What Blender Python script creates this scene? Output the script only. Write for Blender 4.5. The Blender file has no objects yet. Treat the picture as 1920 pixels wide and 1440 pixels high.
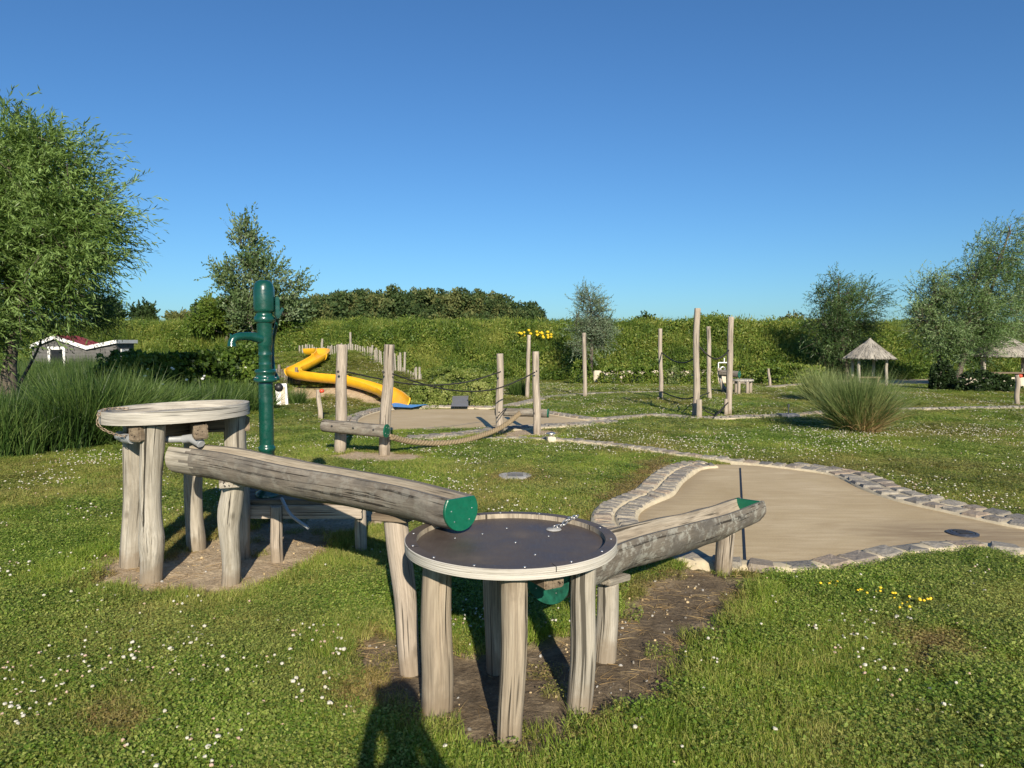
import bpy, bmesh, math, random
import numpy as np
from mathutils import Vector, Matrix, noise as mnoise

random.seed(7); rng = np.random.default_rng(7)
scn = bpy.context.scene
COL = scn.collection

# ------------------------------------------------------------------ camera, world, sun
H = 1.6; F = 1350.0; CX, CY = 960.0, 720.0; HOR = 640.0
PITCH = math.atan((CY - HOR) / F); SP, CP = math.sin(PITCH), math.cos(PITCH)
cd = bpy.data.cameras.new('camera'); cam = bpy.data.objects.new('camera', cd); COL.objects.link(cam)
cam.location = (0, 0, H); cam.rotation_euler = (math.pi / 2 - PITCH, 0, 0)
cd.sensor_width = 36; cd.lens = 36 * F / 1920; cd.clip_start = 0.05; cd.clip_end = 2000
scn.camera = cam
scn.render.resolution_x, scn.render.resolution_y = 1024, 768

SUN_EL, SUN_AZ = math.radians(25.5), math.radians(170)      # clockwise from +Y
w = bpy.data.worlds.new('World'); scn.world = w; w.use_nodes = True
wn = w.node_tree; bg = wn.nodes['Background']; sky = wn.nodes.new('ShaderNodeTexSky')
sky.sky_type = 'NISHITA'; sky.sun_disc = False; sky.sun_elevation = SUN_EL; sky.sun_rotation = SUN_AZ
sky.air_density = 1.0; sky.dust_density = 0.4; sky.ozone_density = 2.5; sky.altitude = 0
tint = wn.nodes.new('ShaderNodeMixRGB'); tint.blend_type = 'MULTIPLY'; tint.inputs[0].default_value = 1; tint.inputs[2].default_value = (.425, .72, 1.0, 1)
wn.links.new(sky.outputs[0], tint.inputs[1]); wn.links.new(tint.outputs[0], bg.inputs[0]); bg.inputs[1].default_value = 0.080
sl = bpy.data.lights.new('sun', 'SUN'); sun = bpy.data.objects.new('sun', sl); COL.objects.link(sun)
sl.energy = 5.0; sl.angle = math.radians(0.5); sl.color = (1.0, 0.895, 0.73)
SD = Vector((math.sin(SUN_AZ) * math.cos(SUN_EL), math.cos(SUN_AZ) * math.cos(SUN_EL), math.sin(SUN_EL)))
sun.rotation_euler = SD.to_track_quat('Z', 'Y').to_euler()
sun.location = (3, -8, 12)
scn.view_settings.view_transform = 'Standard'; scn.view_settings.look = 'None'
scn.view_settings.exposure = 0.55; scn.view_settings.gamma = 1.0
try: scn.view_settings.use_curve_mapping = False
except Exception: pass
scn.cycles.max_bounces = 6; scn.cycles.transparent_max_bounces = 4

# ------------------------------------------------------------------ measuring helpers
def ray(x, y):
    u = (x - CX) / F; v = (y - CY) / F
    return Vector((u, CP - v * SP, -(v * CP + SP)))
def G(x, y, z=0.0):                       # ground point under a direction of view
    r = ray(x, y); t = (H - z) / -r.z
    return Vector((r.x * t, r.y * t, z))
def at(x, y, Y):
    r = ray(x, y); t = Y / r.y
    return Vector((r.x * t, Y, H + r.z * t))
def sstep(a, b, x):
    t = np.clip((x - a) / (b - a), 0, 1); return t * t * (3 - 2 * t)
def catmull(pts, n=8):
    P = [Vector(p) for p in pts]; P = [P[0] * 2 - P[1]] + P + [P[-1] * 2 - P[-2]]
    out = []
    for i in range(1, len(P) - 2):
        for k in range(n):
            t = k / n; a, b, c, d = P[i - 1], P[i], P[i + 1], P[i + 2]
            out.append(0.5 * ((2 * b) + (c - a) * t + (2 * a - 5 * b + 4 * c - d) * t * t + (3 * b - a - 3 * c + d) * t ** 3))
    out.append(P[-2]); return out
def sdist(px, py, poly):                  # signed distance, positive inside
    poly = np.array([(p[0], p[1]) for p in poly]); n = len(poly)
    d = np.full(px.shape, 1e9); ins = np.zeros(px.shape, bool)
    for i in range(n):
        a = poly[i]; b = poly[(i + 1) % n]; e = b - a
        t = np.clip(((px - a[0]) * e[0] + (py - a[1]) * e[1]) / (e @ e + 1e-12), 0, 1)
        d = np.minimum(d, np.hypot(px - a[0] - t * e[0], py - a[1] - t * e[1]))
        c = ((a[1] > py) != (b[1] > py))
        with np.errstate(divide='ignore', invalid='ignore'):
            xi = (b[0] - a[0]) * (py - a[1]) / (b[1] - a[1] + 1e-12) + a[0]
        ins ^= c & (px < xi)
    return np.where(ins, d, -d)
def vnoise(x, y, s, seed=0):              # cheap smooth value noise
    x = np.asarray(x) * s + seed * 17.3; y = np.asarray(y) * s + seed * 9.1
    xi = np.floor(x).astype(np.int64); yi = np.floor(y).astype(np.int64); fx = x - xi; fy = y - yi
    fx = fx * fx * (3 - 2 * fx); fy = fy * fy * (3 - 2 * fy)
    def h(a, b):
        v = np.sin(a * 127.1 + b * 311.7 + seed * 3.3) * 43758.5453
        return v - np.floor(v)
    return (h(xi, yi) * (1 - fx) + h(xi + 1, yi) * fx) * (1 - fy) + (h(xi, yi + 1) * (1 - fx) + h(xi + 1, yi + 1) * fx) * fy
def fbm(x, y, s, seed=0):
    return (vnoise(x, y, s, seed) * .5 + vnoise(x, y, s * 2.1, seed + 1) * .3 + vnoise(x, y, s * 4.3, seed + 2) * .2)
def PX(l): return [G(*p) for p in l]

# ------------------------------------------------------------------ materials
MATS = {}
def newmat(name):
    m = bpy.data.materials.new(name); m.use_nodes = True; nt = m.node_tree
    b = nt.nodes['Principled BSDF']; MATS[name] = m
    return m, nt, b
def N(nt, t, **kw):
    n = nt.nodes.new('ShaderNode' + t)
    for k, v in kw.items(): setattr(n, k, v)
    return n
def ramp(nt, fac, stops):
    r = N(nt, 'ValToRGB'); e = r.color_ramp.elements
    while len(e) < len(stops): e.new(0.5)
    for i, (p, c) in enumerate(stops):
        e[i].position = p; e[i].color = (c[0], c[1], c[2], 1) if isinstance(c, (tuple, list)) else (c, c, c, 1)
    nt.links.new(fac, r.inputs[0]); return r.outputs[0]
def noisef(nt, vec, scale, detail=4, rough=.55, dist=0.0):
    n = N(nt, 'TexNoise'); n.inputs['Scale'].default_value = scale; n.inputs['Detail'].default_value = detail
    n.inputs['Roughness'].default_value = rough; n.inputs['Distortion'].default_value = dist
    if vec is not None: nt.links.new(vec, n.inputs['Vector'])
    return n.outputs[0]
def mapping(nt, vec, sc, loc=(0, 0, 0)):
    m = N(nt, 'Mapping'); m.inputs['Scale'].default_value = sc; m.inputs['Location'].default_value = loc
    nt.links.new(vec, m.inputs[0]); return m.outputs[0]
def mixc(nt, f, a, b, mode='MIX'):
    m = N(nt, 'MixRGB'); m.blend_type = mode
    for i, v in ((0, f), (1, a), (2, b)):
        if hasattr(v, 'links'): nt.links.new(v, m.inputs[i])
        elif isinstance(v, (tuple, list)): m.inputs[i].default_value = (v[0], v[1], v[2], 1)
        else: m.inputs[i].default_value = v if i == 0 else (v, v, v, 1)
    return m.outputs[0]
def mth(nt, op, a, b=None, clamp=False):
    m = N(nt, 'Math'); m.operation = op; m.use_clamp = clamp
    for i, v in ((0, a), (1, b)):
        if v is None: continue
        if hasattr(v, 'links'): nt.links.new(v, m.inputs[i])
        else: m.inputs[i].default_value = v
    return m.outputs[0]
def bump(nt, b, h, dist=.01, strength=1.0):
    n = N(nt, 'Bump'); n.inputs['Strength'].default_value = strength; n.inputs['Distance'].default_value = dist
    nt.links.new(h, n.inputs['Height']); nt.links.new(n.outputs[0], b.inputs['Normal'])

def wood(name, light, mid, dark, crack=.5, lichen=0.0, mud=True, rough=.85, st=1.0):
    m, nt, b = newmat(name)
    a = N(nt, 'Attribute'); a.attribute_name = 'lc'; v = a.outputs['Vector']
    oi = N(nt, 'ObjectInfo'); geo = N(nt, 'NewGeometry')
    g1 = noisef(nt, mapping(nt, v, (34 * (1 - .45 * (st > 1)), 34 * (1 - .45 * (st > 1)), 1.9 * st)), 1.0, 7, .62, .5)
    col = ramp(nt, g1, [(.28, dark), (.47, mid), (.66, light)])
    g2 = noisef(nt, mapping(nt, v, (5, 5, 2.2)), 1.0, 4, .6)
    col = mixc(nt, ramp(nt, g2, [(.38, 0.), (.68, .75)]), col, mid)
    g3 = noisef(nt, mapping(nt, v, (7, 7, 1.7), (4, 2, 9)), 1.0, 6, .7, .6)
    col = mixc(nt, ramp(nt, g3, [(.50, 0.), (.68, .62)]), col, tuple(c * .72 for c in dark))
    fine = noisef(nt, mapping(nt, v, (150, 150, 5)), 1.0, 3, .6)
    col = mixc(nt, .55, col, ramp(nt, fine, [(.3, .3), (.6, .78)]), 'OVERLAY')
    ck = noisef(nt, mapping(nt, v, (60, 60, 1.1)), 1.0, 2, .5, .25)
    ckm = ramp(nt, ck, [(.30 + .08 * crack, 1.), (.345 + .08 * crack, 0.)])
    col = mixc(nt, ckm, col, tuple(c * .22 for c in dark))
    # knots
    vo = N(nt, 'TexVoronoi'); vo.inputs['Scale'].default_value = 1.0; nt.links.new(mapping(nt, v, (7, 7, 3.2)), vo.inputs['Vector'])
    kn = ramp(nt, vo.outputs['Distance'], [(.05, 1.), (.13, 0.)])
    col = mixc(nt, mth(nt, 'MULTIPLY', kn, .6), col, tuple(c * .5 for c in dark))
    if lichen:
        l = noisef(nt, mapping(nt, v, (16, 16, 11)), 1.0, 7, .72)
        col = mixc(nt, ramp(nt, l, [(.50, 0.), (.57, lichen)]), col, (.34, .33, .285))
        l2 = noisef(nt, mapping(nt, v, (4, 4, 2.6)), 1.0, 5, .7)
        col = mixc(nt, ramp(nt, l2, [(.48, 0.), (.62, .7)]), col, (.095, .088, .08))
    col = mixc(nt, ramp(nt, oi.outputs['Random'], [(0., 0.), (1., .25)]), col, tuple(c * .72 for c in mid))
    if mud:
        sx = N(nt, 'SeparateXYZ'); nt.links.new(geo.outputs['Position'], sx.inputs[0])
        nz = noisef(nt, geo.outputs['Position'], 14, 4)
        mk = mth(nt, 'SUBTRACT', mth(nt, 'MULTIPLY', nz, .26), sx.outputs[2])
        col = mixc(nt, ramp(nt, mk, [(0., 0.), (.10, .6)]), col, (.20, .155, .105))
    nt.links.new(col, b.inputs['Base Color']); b.inputs['Roughness'].default_value = rough
    b.inputs['Specular IOR Level'].default_value = .25
    hh = mth(nt, 'ADD', mth(nt, 'MULTIPLY', g1, .6), mth(nt, 'SUBTRACT', mth(nt, 'MULTIPLY', fine, .3), mth(nt, 'MULTIPLY', ckm, .9)))
    bump(nt, b, hh, .006, .9)
    return m
M_leg = wood('leg_wood', (.37, .315, .24), (.27, .222, .165), (.165, .13, .09), .5)
M_pale = wood('pale_wood', (.41, .38, .325), (.315, .285, .235), (.19, .165, .125), .5)
M_trough = wood('trough_wood', (.28, .245, .20), (.175, .15, .12), (.085, .072, .058), .65, .35, st=1.6)
M_lichen = wood('lichen_wood', (.21, .185, .15), (.145, .125, .10), (.085, .072, .056), .3, .95, st=5)
M_post = wood('post_wood', (.42, .36, .295), (.32, .27, .215), (.20, .165, .13), .5)
M_ply = wood('ply_wood', (.47, .44, .39), (.36, .335, .29), (.26, .235, .20), .25, 0, False)
M_beam = wood('beam_wood', (.24, .19, .13), (.17, .13, .09), (.10, .075, .05), .4, 0, False)
M_inner = wood('inner_wood', (.40, .355, .28), (.31, .265, .20), (.18, .145, .11), .5, 0, False)

def plain(name, col, rough=.5, metal=0., var=.12, sc=20, bmp=.0, spec=.5, coat=0.):
    m, nt, b = newmat(name)
    tc = N(nt, 'NewGeometry'); n = noisef(nt, tc.outputs['Position'], sc, 5, .6)
    c = ramp(nt, n, [(.3, tuple(x * (1 - var) for x in col)), (.7, tuple(min(1, x * (1 + var)) for x in col))])
    nt.links.new(c, b.inputs['Base Color']); b.inputs['Roughness'].default_value = rough
    b.inputs['Metallic'].default_value = metal; b.inputs['Specular IOR Level'].default_value = spec
    b.inputs['Coat Weight'].default_value = coat; b.inputs['Coat Roughness'].default_value = .12
    rr = ramp(nt, noisef(nt, tc.outputs['Position'], sc * 2.3, 4), [(.3, max(.02, rough - .12)), (.7, min(1, rough + .15))])
    nt.links.new(rr, b.inputs['Roughness'])
    if bmp: bump(nt, b, n, bmp, 1)
    return m
M_green = plain('pump_green', (.004, .052, .038), .28, 0, .2, 14, .003, .55, .4)
M_hdpe = plain('green_plastic', (.004, .10, .055), .38, 0, .12, 30, .001, .45)
M_hdpe2 = plain('green_plastic_worn', (.012, .10, .065), .6, 0, .5, 25, .002, .3)
M_steel = plain('galvanised_steel', (.55, .54, .52), .38, .9, .2, 60)
M_rusty = plain('rusty_chain', (.36, .28, .20), .55, .7, .35, 80)
M_pvc = plain('grey_pipe', (.30, .31, .32), .4, 0, .1, 12)
M_black = plain('black_rubber', (.012, .012, .013), .55, 0, .2, 30)
M_yellow = plain('slide_yellow', (.80, .42, .02), .3, 0, .12, 3, 0, .5)
M_blue = plain('mat_blue', (.09, .30, .66), .7, 0, .1, 4)
M_white = plain('white_paint', (.78, .77, .73), .55, 0, .06, 6)
M_cream = plain('cream_stone', (.52, .46, .36), .85, 0, .2, 5, .01)
M_red = plain('red_plastic', (.55, .07, .03), .45, 0, .1, 6)
M_redroof = plain('red_roof', (.25, .035, .03), .7, 0, .2, 6)
M_grey = plain('grey_boards', (.115, .11, .105), .7, 0, .2, 5)
M_dark = plain('dark_opening', (.01, .01, .012), .4, 0, .2, 5)
M_glass = plain('window_glass', (.20, .24, .27), .12, 0, .1, 5)
M_rope = plain('hemp_rope', (.24, .185, .115), .9, 0, .25, 60, .004, .1)
M_brope = plain('black_rope', (.015, .014, .013), .7, 0, .3, 50)
M_thatch = wood('thatch', (.40, .37, .32), (.31, .285, .245), (.19, .17, .14), .5, 0, False)
M_slab = plain('grey_slab', (.20, .20, .21), .75, 0, .15, 8)
M_iron = plain('iron_lid', (.075, .08, .095), .45, .5, .3, 60, .002)
M_lid = plain('concrete_lid', (.34, .33, .31), .8, 0, .2, 25, .003)
M_cloth = plain('blue_cloth', (.05, .07, .14), .9, 0, .15, 20)
M_shirt = plain('grey_cloth', (.22, .23, .25), .9, 0, .15, 20)
M_skin = plain('skin', (.50, .31, .22), .5, 0, .06, 20)
M_hair = plain('brown_hair', (.05, .03, .02), .6, 0, .3, 80)

# dark film-faced plywood of the near table
def filmply():
    m, nt, b = newmat('dark_film_ply'); g = N(nt, 'NewGeometry'); p = g.outputs['Position']
    n1 = noisef(nt, p, 5, 5, .6); n2 = noisef(nt, mapping(nt, p, (30, 5, 5)), 3, 5, .6)
    c = ramp(nt, n1, [(.3, (.065, .050, .042)), (.6, (.098, .078, .064)), (.8, (.15, .12, .095))])
    c = mixc(nt, ramp(nt, n2, [(.5, 0.), (.8, .35)]), c, (.13, .11, .09))
    nt.links.new(c, b.inputs['Base Color'])
    nt.links.new(ramp(nt, n1, [(.3, .40), (.7, .62)]), b.inputs['Roughness']); b.inputs['Specular IOR Level'].default_value = .28
    bump(nt, b, n2, .0008)
    return m
M_film = filmply()
# weathered laminated edge
def lamin():
    m, nt, b = newmat('laminated_edge'); g = N(nt, 'NewGeometry'); p = g.outputs['Position']
    wv = noisef(nt, mapping(nt, p, (2.2, 2.2, 170)), 1.6, 3, .6)
    n = noisef(nt, mapping(nt, p, (9, 9, 30)), 1, 5, .65)
    c = ramp(nt, wv, [(.36, (.24, .21, .17)), (.48, (.43, .40, .34)), (.65, (.58, .545, .48))])
    c = mixc(nt, ramp(nt, n, [(.35, .0), (.7, .6)]), c, (.50, .47, .42))
    nt.links.new(c, b.inputs['Base Color']); b.inputs['Roughness'].default_value = .75; bump(nt, b, wv, .002)
    return m
M_lam = lamin()

def leafmat(name, cols, transl=.35, rough=.5, sc=.8, vary=.5, spec=.3):
    m, nt, b = newmat(name); out = nt.nodes['Material Output']
    at_ = N(nt, 'Attribute'); at_.attribute_name = 'rnd'; oi = N(nt, 'ObjectInfo'); g = N(nt, 'NewGeometry')
    n = noisef(nt, g.outputs['Position'], sc, 4, .6)
    f = mth(nt, 'ADD', mth(nt, 'MULTIPLY', n, 1.1), mth(nt, 'MULTIPLY', mth(nt, 'ADD', at_.outputs['Fac'], oi.outputs['Random']), vary * .5))
    f = mth(nt, 'SUBTRACT', f, vary * .40 + .05)
    c = ramp(nt, f, [(.2 + .6 * i / (len(cols) - 1), k) for i, k in enumerate(cols)])
    nt.links.new(c, b.inputs['Base Color']); b.inputs['Roughness'].default_value = rough; b.inputs['Specular IOR Level'].default_value = spec
    t = N(nt, 'BsdfTranslucent'); nt.links.new(mixc(nt, 1., c, (1.35, 1.35, .7), 'MULTIPLY'), t.inputs[0])
    mx = N(nt, 'MixShader'); mx.inputs[0].default_value = transl
    nt.links.new(b.outputs[0], mx.inputs[1]); nt.links.new(t.outputs[0], mx.inputs[2]); nt.links.new(mx.outputs[0], out.inputs[0])
    return m
M_willow = leafmat('willow_leaf', [(.015, .035, .010), (.045, .085, .02), (.10, .165, .035), (.22, .32, .10)], .3, .38, 1.6, .8)
M_willow2 = leafmat('silver_willow_leaf', [(.02, .045, .015), (.055, .10, .032), (.115, .185, .06), (.24, .33, .15)], .3, .38, 1.2, .8)
M_palew = leafmat('pale_willow_leaf', [(.05, .08, .04), (.10, .15, .085), (.17, .23, .14), (.28, .34, .23)], .3, .4, 1.2, .8)
M_birch = leafmat('poplar_leaf', [(.035, .065, .02), (.085, .14, .045), (.15, .21, .09), (.26, .33, .20)], .3, .4, 1.0, .6)
M_wood = leafmat('woodland_leaf', [(.015, .035, .010), (.035, .065, .018), (.065, .10, .030), (.14, .15, .05)], .2, .7, .25, .7)
M_bramble = leafmat('bramble_leaf', [(.025, .052, .009), (.072, .128, .018), (.14, .205, .032), (.27, .29, .065)], .35, .5, .6, .7)
M_hedge = leafmat('hedge_leaf', [(.06, .10, .02), (.13, .18, .035), (.21, .26, .06), (.33, .35, .12)], .3, .45, 5, .7)
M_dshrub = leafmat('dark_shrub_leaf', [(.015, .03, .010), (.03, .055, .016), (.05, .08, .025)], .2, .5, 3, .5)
M_reed = leafmat('reed_leaf', [(.010, .024, .006), (.026, .058, .012), (.055, .105, .022), (.13, .19, .05)], .3, .45, 1.3, .9)
M_tuss = leafmat('tussock_leaf', [(.025, .045, .015), (.07, .115, .035), (.135, .19, .06), (.27, .30, .12)], .25, .5, 2, .8)
M_straw = leafmat('straw', [(.22, .14, .06), (.36, .25, .12), (.50, .38, .20)], .2, .7, 8, .8, .15)
M_yflower = plain('yellow_petals', (.75, .52, .02), .6, 0, .1, 20)
def grassmat(name, green, dry_amt):
    m, nt, b = newmat(name); out = nt.nodes['Material Output']
    at_ = N(nt, 'Attribute'); at_.attribute_name = 'rnd'; oi = N(nt, 'ObjectInfo'); g = N(nt, 'NewGeometry'); p = g.outputs['Position']
    n = noisef(nt, p, 1.3, 5, .6); n2 = noisef(nt, mapping(nt, p, (1, 1, 0), (5, 3, 0)), .45, 6, .65); n3 = noisef(nt, mapping(nt, p, (1, 1, 0), (9, 1, 0)), 3.2, 4, .6)
    f = mth(nt, 'ADD', n, mth(nt, 'MULTIPLY', mth(nt, 'SUBTRACT', at_.outputs['Fac'], .5), .55))
    f = mth(nt, 'ADD', f, mth(nt, 'MULTIPLY', mth(nt, 'SUBTRACT', oi.outputs['Random'], .5), .16))
    c = ramp(nt, f, [(.25, green[0]), (.5, green[1]), (.75, green[2])])
    dm = mth(nt, 'ADD', mth(nt, 'MULTIPLY', n2, .7), mth(nt, 'MULTIPLY', n3, .3))
    dm = mth(nt, 'ADD', dm, mth(nt, 'MULTIPLY', mth(nt, 'SUBTRACT', at_.outputs['Fac'], .5), .22))
    c = mixc(nt, ramp(nt, dm, [(.44, 0.), (.62, dry_amt)]), c, (.40, .345, .13))
    dd = N(nt, 'Attribute'); dd.attribute_type = 'INSTANCER'; dd.attribute_name = 'dead'
    c = mixc(nt, dd.outputs['Fac'], c, mixc(nt, at_.outputs['Fac'], (.14, .085, .035), (.42, .29, .13)))
    nt.links.new(c, b.inputs['Base Color']); b.inputs['Roughness'].default_value = .55; b.inputs['Specular IOR Level'].default_value = .25
    t = N(nt, 'BsdfTranslucent'); nt.links.new(mixc(nt, 1., c, (1.3, 1.35, .7), 'MULTIPLY'), t.inputs[0])
    mx = N(nt, 'MixShader'); mx.inputs[0].default_value = .32
    nt.links.new(b.outputs[0], mx.inputs[1]); nt.links.new(t.outputs[0], mx.inputs[2]); nt.links.new(mx.outputs[0], out.inputs[0])
    return m
M_grass = grassmat('lawn_grass', [(.100, .165, .016), (.20, .30, .032), (.34, .41, .07)], .75)
M_clover = grassmat('clover_leaf', [(.085, .155, .02), (.175, .275, .036), (.30, .385, .08)], .4)
M_petal = plain('clover_petals', (.50, .475, .39), .8, 0, .25, 160)
M_petalp = plain('faded_petals', (.46, .33, .25), .8, 0, .25, 160)

def groundmat():
    m, nt, b = newmat('ground_soil'); g = N(nt, 'NewGeometry'); p = g.outputs['Position']
    a = N(nt, 'Attribute'); a.attribute_name = 'dirt'; a2 = N(nt, 'Attribute'); a2.attribute_name = 'dark'; a3 = N(nt, 'Attribute'); a3.attribute_name = 'sand'
    n1 = noisef(nt, p, 2.0, 6, .62); n2 = noisef(nt, p, 45, 6, .7); n3 = noisef(nt, p, 9, 5, .65)
    lawn = ramp(nt, n1, [(.3, (.08, .105, .02)), (.6, (.14, .15, .035)), (.75, (.20, .17, .06))])
    lawn = mixc(nt, .5, lawn, ramp(nt, n2, [(.3, .2), (.7, .8)]), 'OVERLAY')
    sand = ramp(nt, n3, [(.3, (.33, .245, .16)), (.55, (.46, .36, .24)), (.75, (.56, .45, .31))])
    earth = ramp(nt, n3, [(.3, (.09, .066, .042)), (.55, (.17, .13, .085)), (.78, (.30, .235, .155))])
    soil = mixc(nt, a2.outputs['Fac'], sand, earth)
    soil = mixc(nt, .6, soil, ramp(nt, n2, [(.32, .25), (.68, .78)]), 'OVERLAY')
    c = mixc(nt, a.outputs['Fac'], lawn, soil)
    c = mixc(nt, a3.outputs['Fac'], c, (.46, .38, .27))
    nt.links.new(c, b.inputs['Base Color']); b.inputs['Roughness'].default_value = .92; b.inputs['Specular IOR Level'].default_value = .15
    bump(nt, b, mth(nt, 'ADD', n2, mth(nt, 'MULTIPLY', n3, 1.2)), .018)
    return m
M_ground = groundmat()
def concretemat():
    m, nt, b = newmat('pool_concrete'); g = N(nt, 'NewGeometry'); p = g.outputs['Position']
    n1 = noisef(nt, p, .8, 6, .6, .4); n2 = noisef(nt, mapping(nt, p, (1.2, 9, 1)), 1.6, 5, .65, .8); n3 = noisef(nt, p, 70, 4, .6)
    c = ramp(nt, n1, [(.3, (.40, .30, .155)), (.5, (.50, .39, .225)), (.7, (.58, .465, .29))])
    c = mixc(nt, ramp(nt, n2, [(.38, 0.), (.66, .8)]), c, (.40, .295, .16))
    c = mixc(nt, .25, c, ramp(nt, n3, [(.3, .3), (.7, .7)]), 'OVERLAY')
    a = N(nt, 'Attribute'); a.attribute_name = 'stain'
    st = mth(nt, 'MULTIPLY', a.outputs['Fac'], ramp(nt, n2, [(.3, .5), (.6, 1.)]))
    c = mixc(nt, st, c, (.19, .13, .07))
    nt.links.new(c, b.inputs['Base Color']); b.inputs['Roughness'].default_value = .75; bump(nt, b, n3, .002)
    return m
M_conc = concretemat()
def stonemat():
    m, nt, b = newmat('cobble_stone'); g = N(nt, 'NewGeometry'); p = g.outputs['Position']; oi = N(nt, 'ObjectInfo'); a = N(nt, 'Attribute'); a.attribute_name = 'rnd'
    f = mth(nt, 'ADD', oi.outputs['Random'], a.outputs['Fac']); f = mth(nt, 'FRACT', f)
    c = ramp(nt, f, [(0., (.15, .14, .125)), (.3, (.22, .20, .17)), (.55, (.29, .26, .21)), (.8, (.17, .155, .135)), (1., (.29, .225, .165))])
    n = noisef(nt, p, 28, 6, .65); n2 = noisef(nt, p, 6, 4, .6)
    c = mixc(nt, .7, c, ramp(nt, n, [(.3, .28), (.7, .74)]), 'OVERLAY')
    c = mixc(nt, ramp(nt, n2, [(.5, 0.), (.75, .35)]), c, (.27, .24, .185))
    nt.links.new(c, b.inputs['Base Color']); b.inputs['Roughness'].default_value = .85; bump(nt, b, n, .012)
    return m
M_stone = stonemat()
M_mortar = plain('mortar', (.50, .425, .29), .9, 0, .18, 12, .006)
M_bark = wood('bark', (.17, .14, .11), (.10, .082, .065), (.045, .036, .03), .8, 0, False)

# ------------------------------------------------------------------ mesh + object helpers
ORG = {}
def np_mesh(name, V, Fc, mat=None, smooth=False, attrs=None):
    V = np.asarray(V, np.float32).reshape(-1, 3); Fc = np.asarray(Fc, np.int32); k = Fc.shape[1]
    me = bpy.data.meshes.new(name); me.vertices.add(len(V)); me.vertices.foreach_set('co', V.ravel())
    me.loops.add(Fc.size); me.loops.foreach_set('vertex_index', Fc.ravel()); me.polygons.add(len(Fc))
    me.polygons.foreach_set('loop_start', np.arange(0, Fc.size, k, dtype=np.int32))
    me.update(calc_edges=True)
    if smooth: me.polygons.foreach_set('use_smooth', np.ones(len(Fc), bool))
    for an, (ty, arr) in (attrs or {}).items():
        a = me.attributes.new(an, ty, 'POINT'); a.data.foreach_set('vector' if ty == 'FLOAT_VECTOR' else 'value', np.asarray(arr, np.float32).ravel())
    if mat: me.materials.append(mat)
    return me
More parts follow.
